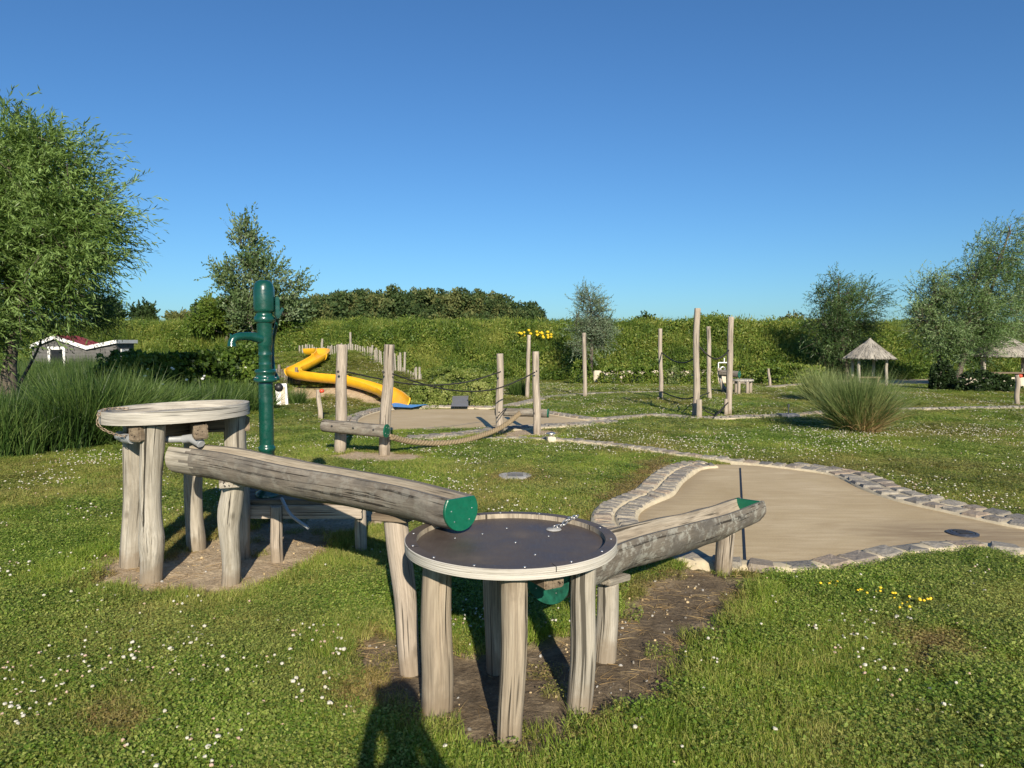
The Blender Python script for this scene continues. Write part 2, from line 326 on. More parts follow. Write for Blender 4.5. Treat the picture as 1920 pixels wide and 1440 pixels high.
class MB:
    def __init__(s): s.v = []; s.f = []; s.lc = []; s.sm = []
    def add(s, vs, fs, lc=None, smooth=True):
        o = len(s.v); s.v += [tuple(v) for v in vs]; s.lc += [tuple(l) for l in (lc if lc is not None else vs)]
        s.f += [tuple(o + i for i in f) for f in fs]; s.sm += [smooth] * len(fs); return s
    def mesh(s, name, mat, org=(0, 0, 0)):
        me = bpy.data.meshes.new(name); ox, oy, oz = org
        me.from_pydata([(a - ox, b - oy, c - oz) for a, b, c in s.v], [], s.f)
        me.polygons.foreach_set('use_smooth', s.sm)
        a = me.attributes.new('lc', 'FLOAT_VECTOR', 'POINT'); a.data.foreach_set('vector', np.array(s.lc, np.float32).ravel())
        if mat: me.materials.append(mat)
        me.update(); return me
    def build(s, name, mat, parent=None, loc=None):
        if parent is not None:
            org = ORG[parent.name]; o = bpy.data.objects.new(name, s.mesh(name, mat, org)); COL.objects.link(o); o.parent = parent
            ORG[o.name] = org; return o
        loc = tuple(loc or (0, 0, 0)); o = bpy.data.objects.new(name, s.mesh(name, mat, loc)); COL.objects.link(o); o.location = loc
        ORG[o.name] = loc; return o
    # ---- shapes (world coordinates)
    def box(s, c, d, rot=0.0, M=None, bev=0.0):
        hx, hy, hz = d[0] / 2, d[1] / 2, d[2] / 2
        bm = bmesh.new(); bmesh.ops.create_cube(bm, size=1); bmesh.ops.scale(bm, vec=(hx * 2, hy * 2, hz * 2), verts=bm.verts)
        if bev: bmesh.ops.bevel(bm, geom=bm.edges[:], offset=bev, segments=2, affect='EDGES')
        R = M if M is not None else Matrix.Rotation(rot, 3, 'Z'); cc = Vector(c); L = max(range(3), key=lambda i: d[i])
        bm.verts.index_update(); off = random.uniform(0, 50)
        lc = []
        for v in bm.verts:
            q = list(v.co); q[2], q[L] = q[L], q[2]; lc.append((q[0] + off, q[1] + off, q[2]))
        s.add([cc + R @ v.co for v in bm.verts], [[v.index for v in f.verts] for f in bm.faces], lc, False); bm.free(); return s
    def sweep(s, path, rad, seg=16, wob=0.0, seed=0.0, caps=True, freq=2.0, crack=None, prof=None, bevel=0.0):
        P = [Vector(p) for p in path]; n = len(P)
        R = list(rad) if hasattr(rad, '__len__') else [rad] * n
        if bevel:
            t0 = (P[1] - P[0]).normalized(); t1 = (P[-1] - P[-2]).normalized()
            P = [P[0], P[0] + t0 * bevel] + P[1:-1] + [P[-1] - t1 * bevel, P[-1]]
            R = [R[0] - bevel, R[0]] + R[1:-1] + [R[-1], R[-1] - bevel]; n = len(P)
        T = [(P[min(i + 1, n - 1)] - P[max(i - 1, 0)]).normalized() for i in range(n)]
        ref = Vector((1, 0, 0)) if abs(T[0].x) < .8 else Vector((0, 1, 0))
        X = (ref - T[0] * ref.dot(T[0])).normalized(); vs = []; lc = []; S = 0; off = seed * 3.17
        for i in range(n):
            X = (X - T[i] * X.dot(T[i])).normalized(); Y = T[i].cross(X)
            if i: S += (P[i] - P[i - 1]).length
            for k in range(seg):
                a = 2 * math.pi * k / seg; r = R[i]
                if wob: r *= 1 + wob * mnoise.noise(Vector((math.cos(a) * 1.1 + off, math.sin(a) * 1.1, S * freq + off))) * 2 \
                             + wob * .5 * mnoise.noise(Vector((math.cos(a) * 4 + off, math.sin(a) * 4, S * freq * .7 + off)))
                if crack and crack[2] <= S <= crack[3]:
                    da = abs((a - crack[0] + .12 * math.sin(S * 6) + math.pi) % (2 * math.pi) - math.pi)
                    if da < crack[1]: r *= 1 - .28 * (1 - da / crack[1])
                vs.append(P[i] + X * (math.cos(a) * r) + Y * (math.sin(a) * r)); lc.append((math.cos(a) * R[i] + off, math.sin(a) * R[i] + off, S + off))
        fs = [(i * seg + k, i * seg + (k + 1) % seg, (i + 1) * seg + (k + 1) % seg, (i + 1) * seg + k) for i in range(n - 1) for k in range(seg)]
        s.add(vs, fs, lc, True)
        if caps:
            for i, fl in ((0, True), (n - 1, False)):
                ring = vs[i * seg:(i + 1) * seg]; c = sum(ring, Vector()) / seg
                l = [(q[0], q[1], q[2]) for q in lc[i * seg:(i + 1) * seg]]; cl = (off, off, l[0][2])
                ff = [(seg, (k + 1) % seg, k) if fl else (seg, k, (k + 1) % seg) for k in range(seg)]
                s.add(ring + [c], ff, l + [cl], False)
        return s
    def lathe(s, prof, c, seg=32, M=None):
        c = Vector(c); n = len(prof); vs = []
        for r, z in prof:
            for k in range(seg):
                a = 2 * math.pi * k / seg; q = Vector((r * math.cos(a), r * math.sin(a), z)); vs.append(c + (M @ q if M is not None else q))
        fs = [(i * seg + k, i * seg + (k + 1) % seg, (i + 1) * seg + (k + 1) % seg, (i + 1) * seg + k) for i in range(n - 1) for k in range(seg)]
        s.add(vs, fs); return s
def lathes(s, prof, c, seg=32, M=None):        # lathe with hard corners
    for i in range(len(prof) - 1): s.lathe(prof[i:i + 2], c, seg, M)
    return s
def thing(name, label, cat, loc, group=None):
    o = bpy.data.objects.new(name, None); COL.objects.link(o); o.location = loc; o.empty_display_size = .1
    o['label'] = label; o['category'] = cat
    if group: o['group'] = group
    ORG[o.name] = tuple(loc); return o
def tag(o, label, cat, group=None, kind=None):
    if label: o['label'] = label
    if cat: o['category'] = cat
    if group: o['group'] = group
    if kind: o['kind'] = kind
    return o
def structure(o): o['kind'] = 'structure'; return o
def meshobj(name, me, parent=None, loc=(0, 0, 0)):
    o = bpy.data.objects.new(name, me); COL.objects.link(o); o.location = loc
    if parent is not None: o.parent = parent
    ORG[o.name] = ORG[parent.name] if parent is not None else tuple(loc); return o
def shift(V, org): return np.asarray(V) - np.array(org, float)

def logpath(a, b, bend=.0, seed=0, n=10, kinks=2):
    a = Vector(a); b = Vector(b); d = b - a; L = d.length; out = []
    s1 = Vector((1, 0, 0)) if abs(d.z) > abs(d.x) else Vector((0, 0, 1)); s2 = d.normalized().cross(s1)
    for i in range(n + 1):
        t = i / n; e = math.sin(math.pi * t)
        out.append(a + d * t + s1 * bend * (mnoise.noise(Vector((t * kinks, seed, 0))) * 2 * e) + s2 * bend * (mnoise.noise(Vector((t * kinks, seed, 9))) * e))
    return out

# ------------------------------------------------------------------ layout of ground, pools, bare soil
POOL = catmull(PX([(1330, 870), (1390, 872), (1460, 876), (1520, 882), (1570, 893), (1620, 912), (1660, 930), (1720, 946), (1800, 963), (1870, 979), (1930, 989), (2200, 1024),
     (2200, 1078), (1930, 1037), (1850, 1027), (1800, 1023), (1740, 1026), (1680, 1035), (1620, 1046), (1560, 1057), (1480, 1062), (1390, 1056), (1330, 1050), (1260, 1034), (1215, 1008), (1197, 982), (1200, 962), (1225, 947),
     (1265, 929), (1282, 906), (1308, 886)]), 5)
POOL2 = catmull(PX([(660, 788), (700, 775), (745, 768), (830, 767), (930, 768), (1010, 776), (1070, 782), (1150, 790), (1080, 797), (1000, 800), (925, 803), (860, 806), (760, 806), (690, 806), (655, 800)]), 4)
D_UP = PX([(150, 1065), (185, 1042), (250, 1050), (320, 1040), (360, 1015), (430, 1000), (480, 980), (530, 952), (600, 940), (680, 935), (735, 958), (705, 990), (640, 1000), (612, 1035), (560, 1072), (480, 1102), (430, 1115), (330, 1112), (220, 1108), (165, 1088)])
D_LOW = PX([(640, 1195), (700, 1180), (770, 1200), (850, 1205), (900, 1215), (1000, 1195), (1095, 1180), (1150, 1150), (1185, 1110), (1225, 1080), (1290, 1045), (1345, 1068), (1420, 1085), (1400, 1130), (1350, 1185), (1290, 1238), (1262, 1290), (1220, 1330), (1150, 1365), (1080, 1390), (1000, 1418), (900, 1420), (830, 1395), (770, 1345), (700, 1300), (665, 1250)])
D_A = PX([(612, 856), (660, 848), (790, 850), (815, 858), (740, 868), (640, 866)])
D_B = PX([(925, 812), (990, 803), (1060, 806), (1050, 818), (940, 822)])
D_POOL = PX([(1130, 1000), (1110, 960), (1150, 930), (1215, 890), (1235, 872), (1262, 864), (1262, 900), (1200, 935), (1160, 965), (1175, 1010)])
DRY = [PX([(150, 1348), (185, 1318), (240, 1308), (268, 1325), (240, 1362), (180, 1375)]), PX([(640, 1250), (690, 1240), (720, 1320), (670, 1330)]),
       PX([(1180, 1090), (1250, 1070), (1330, 1120), (1200, 1180)]), PX([(520, 955), (420, 960), (330, 985), (300, 1030), (380, 1010)]),
       PX([(1690, 1190), (1790, 1180), (1800, 1240), (1700, 1260)]), PX([(1220, 862), (1265, 856), (1150, 955), (1100, 1000), (1090, 960)]), PX([(930, 890), (1005, 888), (1012, 903), (920, 903)])]
SAND = [[(7.5, 27.3), (16, 26), (24, 24), (24, 32), (12, 31), (8, 29)]]
RIDGE = [(Vector((-6.6, 22.6)), 1.30), (Vector((-5.2, 21.9)), 1.30), (Vector((-3.9, 20.6)), .72), (Vector((-2.7, 19.3)), 0.0)]
SLIDE = [at(578, 657, 22.6), at(604, 657, 22.2), at(600, 667, 21.5), at(572, 683, 20.8), at(549, 696, 20.2), at(580, 703, 19.7), at(640, 709, 19.3), at(695, 723, 18.8), at(731, 739, 18.2), at(749, 754, 17.3)]
SLP = catmull(SLIDE, 8)

def dirtmask(x, y):
    nz = (fbm(x, y, 7, 3) - .5) * .22 + (fbm(x, y, 25, 5) - .5) * .08
    d = np.full(x.shape, -1e9)
    for p in (D_UP, D_LOW, D_A, D_B): d = np.maximum(d, sdist(x, y, p))
    d = np.maximum(d, sdist(x, y, D_POOL) - .02)
    for q in SLP[32:]: d = np.maximum(d, .26 - np.hypot(x - q.x, y - q.y))
    return sstep(-.05, .06, d + nz)
def drymask(x, y):
    d = np.full(x.shape, -1e9)
    for p in DRY: d = np.maximum(d, sdist(x, y, p))
    return sstep(-.12, .06, d + (fbm(x, y, 9, 8) - .5) * .25)
def poold(x, y): return np.maximum(sdist(x, y, POOL), sdist(x, y, POOL2))
def foot(x): return 29.3 + .5 * np.sin(x * .35) + np.where(x < -6, (-6 - x) * .18, 0) + np.where(x > 8, (x - 8) * .16, 0)
def hgt(x, y, pool=True):
    x = np.asarray(x, float); y = np.asarray(y, float)
    z = (fbm(x, y, .35, 1) - .5) * .10 * sstep(7, 14, y) + (fbm(x, y, 3, 2) - .5) * .02
    f = foot(x); dk = 1.95 * sstep(0, 5.0, y - f) + (fbm(x, y, .5, 4) - .5) * .45 * sstep(0, 3, y - f)
    z = z + dk * (1 - sstep(60, 75, y))
    m = np.zeros_like(x)
    for (a, ha), (b, hb) in zip(RIDGE[:-1], RIDGE[1:]):
        e = b - a; t = np.clip(((x - a.x) * e.x + (y - a.y) * e.y) / e.dot(e), 0, 1)
        d = np.hypot(x - a.x - t * e.x, y - a.y - t * e.y); m = np.maximum(m, (ha + (hb - ha) * t) * (1 - sstep(.3, 2.3, d)))
    z = z + m
    for q in SLP[::3]:
        d = np.hypot(x - q.x, y - q.y); t = 1 - sstep(.25, .8, d); z = np.where(z > q.z - .22, z * (1 - t) + (q.z - .22) * t, z)
    dm = dirtmask(x, y); z = z - .035 * dm * sstep(9, 7, y) * (.6 + .8 * fbm(x, y, 5, 6))
    if pool: z = np.where(poold(x, y) > -.12, -.09, z)
    return z

def axis(segs):
    out = [segs[0][0]]
    for a, b, s0, s1 in segs:
        x = a
        while x < b - 1e-6:
            t = (x - a) / (b - a); x += s0 + (s1 - s0) * t; out.append(min(x, b))
    return np.array(sorted(set(np.round(out, 4))))
ys = axis([(-60, 0, 8, .6), (0, 2.2, .5, .06), (2.2, 7.5, .045, .045), (7.5, 30, .05, .22), (30, 42, .25, .5), (42, 900, 1.5, 90)])
xr = axis([(0, 4.2, .05, .05), (4.2, 20, .06, .3), (20, 60, .6, 5), (60, 700, 8, 90)]); xs = np.unique(np.concatenate([-xr, xr]))
GX, GY = np.meshgrid(xs, ys); GZ = hgt(GX, GY)
nx, ny = len(xs), len(ys); idx = np.arange(nx * ny).reshape(ny, nx)
Fq = np.stack([idx[:-1, :-1], idx[:-1, 1:], idx[1:, 1:], idx[1:, :-1]], -1).reshape(-1, 4)
dm = dirtmask(GX, GY); dk = sstep(-.5, .3, sdist(GX, GY, D_LOW)); sd = np.zeros_like(GX)
for p in SAND: sd = np.maximum(sd, sstep(-.5, .2, sdist(GX, GY, p)))
ground = meshobj('ground', np_mesh('ground', np.stack([GX, GY, GZ], -1), Fq, M_ground, True,
     {'dirt': ('FLOAT', dm), 'dark': ('FLOAT', dk), 'sand': ('FLOAT', sd)})); structure(ground)

# ------------------------------------------------------------------ scatter (geometry nodes)
def scatter(name, pts, scl, rot, sources, idx=None, extra=None):
    me = bpy.data.meshes.new(name); n = len(pts); me.vertices.add(n); me.vertices.foreach_set('co', np.asarray(pts, np.float32).ravel())
    def A(nm, ty, arr):
        a = me.attributes.new(nm, ty, 'POINT'); a.data.foreach_set('vector' if ty == 'FLOAT_VECTOR' else 'value', np.asarray(arr).ravel())
    scl = np.asarray(scl, np.float32)
    if scl.ndim == 1: scl = np.repeat(scl[:, None], 3, 1)
    A('scl', 'FLOAT_VECTOR', scl.astype(np.float32)); A('rot', 'FLOAT_VECTOR', np.asarray(rot, np.float32))
    A('idx', 'INT', (idx if idx is not None else rng.integers(0, len(sources), n)).astype(np.int32))
    for k, v in (extra or {}).items(): A(k, 'FLOAT', np.asarray(v, np.float32))
    c = bpy.data.collections.new(name + '_kinds')
    for i, s in enumerate(sources):
        o = bpy.data.objects.new('%s_%02d' % (name, i), s); c.objects.link(o)
    ng = bpy.data.node_groups.new(name, 'GeometryNodeTree')
    ng.interface.new_socket('Geometry', in_out='INPUT', socket_type='NodeSocketGeometry'); ng.interface.new_socket('Geometry', in_out='OUTPUT', socket_type='NodeSocketGeometry')
    gi = ng.nodes.new('NodeGroupInput'); go = ng.nodes.new('NodeGroupOutput'); ip = ng.nodes.new('GeometryNodeInstanceOnPoints'); ci = ng.nodes.new('GeometryNodeCollectionInfo')
    ci.inputs['Collection'].default_value = c; ci.inputs['Separate Children'].default_value = True; ci.inputs['Reset Children'].default_value = True
    def NA(nm, ty):
        q = ng.nodes.new('GeometryNodeInputNamedAttribute'); q.data_type = ty; q.inputs[0].default_value = nm; return q.outputs[0]
    L = ng.links.new; L(gi.outputs[0], ip.inputs['Points']); L(ci.outputs[0], ip.inputs['Instance']); ip.inputs['Pick Instance'].default_value = True
    L(NA('idx', 'INT'), ip.inputs['Instance Index']); e = ng.nodes.new('FunctionNodeEulerToRotation'); L(NA('rot', 'FLOAT_VECTOR'), e.inputs[0]); L(e.outputs[0], ip.inputs['Rotation'])
    L(NA('scl', 'FLOAT_VECTOR'), ip.inputs['Scale']); L(ip.outputs[0], go.inputs[0])
    o = bpy.data.objects.new(name, me); COL.objects.link(o); md = o.modifiers.new('scatter', 'NODES'); md.node_group = ng
    o['kind'] = 'stuff'; return o

def unit(v): return v / (np.linalg.norm(v, axis=-1, keepdims=True) + 1e-9)
def leaves(b, d, l, wd, rnd, fold=.0, nrm=None):      # kite leaves -> V,F,attr
    n = len(b); d = unit(d); r = rng.normal(size=(n, 3)) if nrm is None else nrm; s = unit(np.cross(d, r)); up = np.cross(s, d)
    l = l[:, None]; wd = wd[:, None]
    V = np.stack([b, b + d * l * .45 + s * wd * .5 + up * l * fold, b + d * l, b + d * l * .45 - s * wd * .5 + up * l * fold], 1).reshape(-1, 3)
    Fc = np.arange(4 * n).reshape(n, 4); return V, Fc, np.repeat(rnd, 4)
def blades(b, d, l, wd, droop, rnd, nseg=4, flat=None):
    n = len(b); d = unit(d); s = np.cross(d, np.array([0, 0, 1.]) + rng.normal(size=(n, 3)) * .7); s = unit(s)
    t = np.linspace(0, 1, nseg + 1); P = b[:, None] + d[:, None] * (l[:, None] * t)[..., None]
    hd = d * np.array([1, 1, 0]); P = P + (hd[:, None] * ((droop * l)[:, None] * t ** 2)[..., None]) * .35; P[..., 2] -= (droop * l)[:, None] * t ** 2.2 * .8
    wt = wd[:, None] * np.clip(1.02 - t ** 1.7, .04, 1); V = np.stack([P + s[:, None] * wt[..., None] * .5, P - s[:, None] * wt[..., None] * .5], 2).reshape(-1, 3)
    i = (np.arange(n) * (nseg + 1) * 2)[:, None] + np.arange(nseg) * 2
    Fc = np.stack([i, i + 1, i + 3, i + 2], -1).reshape(-1, 4); return V, Fc, np.repeat(rnd, (nseg + 1) * 2)
def join(parts):
    V = []; Fc = []; R = []; o = 0
    for v, f, r in parts: V.append(v); Fc.append(f + o); R.append(r); o += len(v)
    return np.concatenate(V), np.concatenate(Fc), np.concatenate(R)
def leafmesh(name, part, mat, org=(0, 0, 0)):
    v, f, r = part; return np_mesh(name, shift(v, org), f, mat, False, {'rnd': ('FLOAT', r)})

# lawn pieces
def turf(seed, nb, nc, hb=(.025, .055), size=.085, wb=.0027):
    parts = []
    def pos(n): return np.stack([rng.uniform(-size, size, n), rng.uniform(-size, size, n), np.full(n, -.005)], 1)
    if nb:
        d = rng.normal(size=(nb, 3)) * [.45, .45, 0] + [0, 0, 1]
        parts.append(('g', blades(pos(nb), d, rng.uniform(*hb, nb), rng.uniform(.7, 1.3, nb) * wb, rng.uniform(0, .6, nb), rng.random(nb), 2)))
    if nc:
        c = pos(nc); c[:, 2] = rng.uniform(.012, .04, nc); rr = rng.random(nc); tl = rng.normal(size=(nc, 3)) * .35 + [0, 0, 1]; tl = unit(tl)
        a0 = rng.uniform(0, 6.28, nc); sz = rng.uniform(.0038, .0068, nc)
        for k in range(3):
            a = a0 + k * 2.09; d = np.stack([np.cos(a), np.sin(a), np.zeros(nc)], 1); d = d - tl * (d * tl).sum(1, keepdims=True)
            parts.append(('c', leaves(c, d, sz * 1.15, sz * 1.25, rr, .08, tl)))
    me = None
    g = [p for k, p in parts if k == 'g']; c = [p for k, p in parts if k == 'c']
    v, f, r = join(g + c); me = np_mesh('turf', v, f, None, False, {'rnd': ('FLOAT', r)})
    me.materials.append(M_grass); me.materials.append(M_clover); ngf = sum(len(p[1]) for p in g)
    mi = np.zeros(len(f), np.int32); mi[ngf:] = 1; me.polygons.foreach_set('material_index', mi); return me
TURF = [turf(0, 210, 24), turf(1, 230, 10), turf(2, 150, 110), turf(3, 110, 170), turf(4, 190, 60), turf(5, 180, 0, (.04, .085), .085, .0028)]
def field(y0, y1, dens, umax=.86):
    A = (umax * (y1 + y0) + 2.4) * (y1 - y0); n = int(A * dens)
    c = 1.2 / umax; y = np.sqrt(rng.uniform((y0 + c) ** 2, (y1 + c) ** 2, n)) - c; x = rng.uniform(-1, 1, n) * (umax * y + 1.2); return x, y
PATHP = PX([(846, 768), (878, 768), (878, 750), (884, 735), (850, 735), (848, 748)])
MATP = PX([(733, 762), (752, 757), (790, 758), (802, 763), (772, 769.5), (738, 768)])
REED = PX([(-250, 900), (0, 862), (100, 856), (185, 838), (250, 812), (330, 800), (400, 792), (480, 772), (522, 756), (505, 735), (440, 716), (100, 716), (-800, 716)])
def lawnok(x, y, marg=.0):
    k = dirtmask(x, y) * .985; k = np.maximum(k, (poold(x, y) > -.10)); k = np.maximum(k, sdist(x, y, REED) > .15); k = np.maximum(k, sdist(x, y, PATHP) > -.03); k = np.maximum(k, sdist(x, y, MATP) > -.02); k = np.maximum(k, (y - foot(x)) > .3)
    for p in SAND: k = np.maximum(k, sdist(x, y, p) > 0)
    return rng.random(len(x)) > k
CHAN = []      # filled below: cobbled channels that keep the grass off
def chan_clear(x, y):
    d = np.full(x.shape, 1e9)
    for pts, wd in CHAN:
        for a, b in zip(pts[:-1], pts[1:]):
            ex, ey = b.x - a.x, b.y - a.y; t = np.clip(((x - a.x) * ex + (y - a.y) * ey) / (ex * ex + ey * ey + 1e-9), 0, 1)
            d = np.minimum(d, np.hypot(x - a.x - t * ex, y - a.y - t * ey) - wd)
    return d > -.01
R1 = [(905, 824), (960, 823), (1040, 825), (1100, 829), (1200, 841), (1300, 856), (1400, 868), (1500, 879), (1580, 892), (1640, 919), (1700, 939), (1780, 957), (1860, 975), (1940, 990), (2150, 1018)]
R2 = [(1470, 867), (1560, 879), (1620, 896), (1680, 919), (1740, 935), (1810, 951), (1880, 965), (1960, 980), (2150, 1004)]
LI = [(1338, 875), (1312, 877), (1285, 886), (1262, 906), (1243, 927), (1203, 945), (1178, 962), (1176, 982), (1198, 1006), (1245, 1030)]
LO = [(1325, 866), (1290, 867), (1258, 876), (1243, 893), (1228, 912), (1188, 931), (1150, 951), (1141, 972), (1155, 998), (1200, 1025)]
NR = [(1215, 1020), (1260, 1038), (1310, 1052), (1390, 1061), (1460, 1066), (1540, 1062), (1610, 1050), (1680, 1037), (1740, 1029), (1810, 1025), (1870, 1030), (1940, 1040), (2150, 1076)]
C1 = [(655, 800), (662, 785), (700, 772), (745, 765), (830, 764), (930, 765), (975, 758), (1020, 748), (1070, 742), (1130, 739), (1200, 737), (1236, 737)]
C2 = [(1020, 774), (1070, 782), (1120, 788), (1180, 784), (1240, 780), (1310, 786), (1400, 783), (1480, 781), (1530, 776), (1600, 771), (1700, 769), (1800, 767), (1920, 765), (2200, 762)]
C3 = [(1150, 792), (1060, 799), (1000, 802), (930, 808), (880, 815), (800, 822), (760, 824)]
C4 = [(1236, 737), (1330, 757), (1270, 764)]
C5 = [(1440, 727), (1500, 722), (1560, 719)]
def offs(px, d, n=4, a=0, b=None):
    P = catmull(PX(px), n); out = []
    for i, p in enumerate(P):
        t = (P[min(i + 1, len(P) - 1)] - P[max(i - 1, 0)]).normalized(); q = p + Vector((-t.y, t.x, 0)) * d
        out.append(q)
    return out[a:b]
R2 = offs(R1, .235, 4, 27); LO = offs(LI, -.21)
def rowpts(l, n=4): return catmull(PX(l), n) if isinstance(l[0], tuple) else l
rows = [(R1, .24, .20), (R2, .22, .22), (LI, .20, .12), (LO, .20, .12), (NR, .22, .26)]
farrows = [(C1, .30, .2), (C2, .26, .2), (C3, .36, .2), (C5, .3, .2)]
for l, wd, L in rows + farrows: CHAN.append((rowpts(l), wd / 2 + .06))

# ------------------------------------------------------------------ pools
def flat(name, outline, z, mat, step=.0):
    bm = bmesh.new(); bm.faces.new([bm.verts.new((p.x, p.y, z)) for p in outline]); bmesh.ops.triangulate(bm, faces=bm.faces[:])
    for _ in range(5): bmesh.ops.subdivide_edges(bm, edges=[e for e in bm.edges if e.calc_length() > .35], cuts=1); bmesh.ops.triangulate(bm, faces=bm.faces[:])
    me = bpy.data.meshes.new(name); bm.normal_update(); bm.to_mesh(me); bm.free(); me.materials.append(mat)
    co = np.empty(len(me.vertices) * 3, np.float32); me.vertices.foreach_get('co', co); co = co.reshape(-1, 3)
    q = G(1805, 1001); d = np.hypot((co[:, 0] - q.x) / 2.2, co[:, 1] - q.y); st = (1 - sstep(.1, .6, d)) * .8
    st = np.maximum(st, sstep(.16, .0, sdist(co[:, 0], co[:, 1], outline)) * .35)
    a = me.attributes.new('stain', 'FLOAT', 'POINT'); a.data.foreach_set('value', st.astype(np.float32))
    if me.polygons[0].normal.z < 0: me.flip_normals()
    return me
pool = meshobj('paddling_pool', flat('paddling_pool', POOL, .0, M_conc)); structure(pool)
pool2 = meshobj('far_paddling_pool', flat('far_paddling_pool', POOL2, .0, M_conc)); structure(pool2)
def stone_mesh(i):
    r = random.Random(i); MBs = MB(); j = lambda a: r.uniform(-a, a)
    c = [(-.5 + j(.05), -.5 + j(.06)), (.5 + j(.05), -.5 + j(.06)), (.5 + j(.05), .5 + j(.06)), (-.5 + j(.05), .5 + j(.06))]
    # eight-sided irregular outline
    o = []
    for k in range(4):
        a, b = c[k], c[(k + 1) % 4]; o.append((a[0] * .92 + b[0] * .08, a[1] * .92 + b[1] * .08)); o.append((a[0] * .08 + b[0] * .92, a[1] * .08 + b[1] * .92))
    vs = [(x, y, -1.9) for x, y in o] + [(x, y, -.22 + j(.05)) for x, y in o] + [(x * .86, y * .86, 0 + j(.08)) for x, y in o] + [(0, 0, .05)]
    fs = [(a + k, a + (k + 1) % 8, a + 8 + (k + 1) % 8, a + 8 + k) for a in (0, 8) for k in range(8)] + [(16 + k, 16 + (k + 1) % 8, 24) for k in range(8)]
    MBs.add(vs, fs, None, False); return MBs.mesh('cobble', M_stone)
ST = [stone_mesh(i) for i in range(9)]
def along(pts, L, jit, gap):
    out = []; seglen = [(b - a).length for a, b in zip(pts[:-1], pts[1:])]; tot = sum(seglen); s = 0
    def P(s):
        for a, b, l in zip(pts[:-1], pts[1:], seglen):
            if s <= l: return a + (b - a) * (s / l), (b - a).normalized()
            s -= l
        return pts[-1], (pts[-1] - pts[-2]).normalized()
    while s < tot - L * .5:
        l = L * random.uniform(1 - jit, 1 + jit); p, t = P(s + l / 2); out.append((p, t, l - gap)); s += l
    return out
def strip(pts, wd, z0, z1):
    m = MB(); n = len(pts); vs = []
    prof = [(-wd / 2 - .03, z0), (-wd / 2, z1 - .008), (-wd / 4, z1), (wd / 4, z1), (wd / 2, z1 - .008), (wd / 2 + .03, z0)]
    for i in range(n):
        t = (pts[min(i + 1, n - 1)] - pts[max(i - 1, 0)]).normalized(); s = Vector((t.y, -t.x, 0))
        vs += [Vector((pts[i].x, pts[i].y, 0)) + s * a + Vector((0, 0, z)) for a, z in prof]
    k = len(prof); m.add(vs, [(i * k + j, i * k + j + 1, (i + 1) * k + j + 1, (i + 1) * k + j) for i in range(n - 1) for j in range(k - 1)]); return m
for ri, (l, wd, L) in enumerate(rows):
    pts = rowpts(l, 5); z = .034 if ri in (0, 1) else .038
    strip(pts, wd + (.005 if ri < 4 else -.04), -.1, z - .011 + ri * .0007).build('mortar_bed', M_mortar, pool)
    for p, t, ll in along(pts, L, .16, .036 if L > .15 else .034):
        if p.x > 7.5: continue
        o = bpy.data.objects.new('cobble', random.choice(ST)); COL.objects.link(o); o.parent = pool
        hz = .10
        o.location = (p.x, p.y, z + random.uniform(-.006, .006)); o.rotation_euler = (random.gauss(0, .03), random.gauss(0, .03), math.atan2(t.y, t.x) + random.gauss(0, .04))
        o.scale = (ll, (wd - .02) * random.uniform(.86, 1.0), hz)
for ri, (l, wd, L) in enumerate(farrows):
    pts = catmull(PX(l), 4); m = MB(); par = pool2
    strip(pts, wd, -.12, .022 + ri * .001).build('mortar_bed', M_mortar, par)
    V = []; Fc = []; R = []; o = 0
    src = [(np.array([v.co[:] for v in s.vertices]), [tuple(p.vertices) for p in s.polygons]) for s in ST]
    mm = MB(); rr = []
    for p, t, ll in along(pts, L, .2, .03):
        vv, ff = random.choice(src); a = math.atan2(t.y, t.x); ca, sa = math.cos(a), math.sin(a)
        for side in (-1, 1):
            q = [(p.x + (v[0] * ll) * ca - (v[1] * wd * .42 + side * wd * .24) * sa, p.y + (v[0] * ll) * sa + (v[1] * wd * .42 + side * wd * .24) * ca, .05 + v[2] * .08) for v in vv]
            mm.add(q, ff, None, False); rr += [random.random()] * len(q)
    ob = mm.build('cobbles', M_stone, par); a = ob.data.attributes.new('rnd', 'FLOAT', 'POINT'); a.data.foreach_set('value', rr); ob['kind'] = 'stuff'
# expansion joint, drain
j = MB(); a = G(1388, 878); b = G(1397, 1050); j.box(((a + b) / 2) + Vector((0, 0, .003)), (.018, (b - a).length, .006), math.atan2((b - a).y, (b - a).x) - math.pi / 2)
j.build('expansion_joint', M_black, pool)
def lid(c, r, name, label, cat, mat):
    t = thing(name, label, cat, (c.x, c.y, 0)); z = c.z
    m = MB(); lathes(m, [(r + .025, z - .05), (r + .025, z + .008), (r, z + .012), (r, z + .004)], (c.x, c.y, 0), 40); m.build('rim', mat, t)
    m = MB(); lathes(m, [(r - .004, z + .004), (r - .006, z + .012), (0.0, z + .013)], (c.x, c.y, 0), 40); m.build('cover', mat, t)
    for k in range(3):
        m = MB(); m.box((c.x, c.y - r * .5 + k * r * .5, z + .016), (r * 1.1, .012, .006)); m.build('slot', M_dark, t)
d = G(1805, 1001); lid(Vector((d.x, d.y, .002)), .095, 'floor_drain', 'round dark metal drain cover set in the beige floor of the near pool', 'drain', M_iron)
d = G(966, 895); lid(Vector((d.x, d.y, .02)), .17, 'manhole_cover', 'round grey inspection lid lying in the clover lawn behind the near water table', 'manhole cover', M_lid)

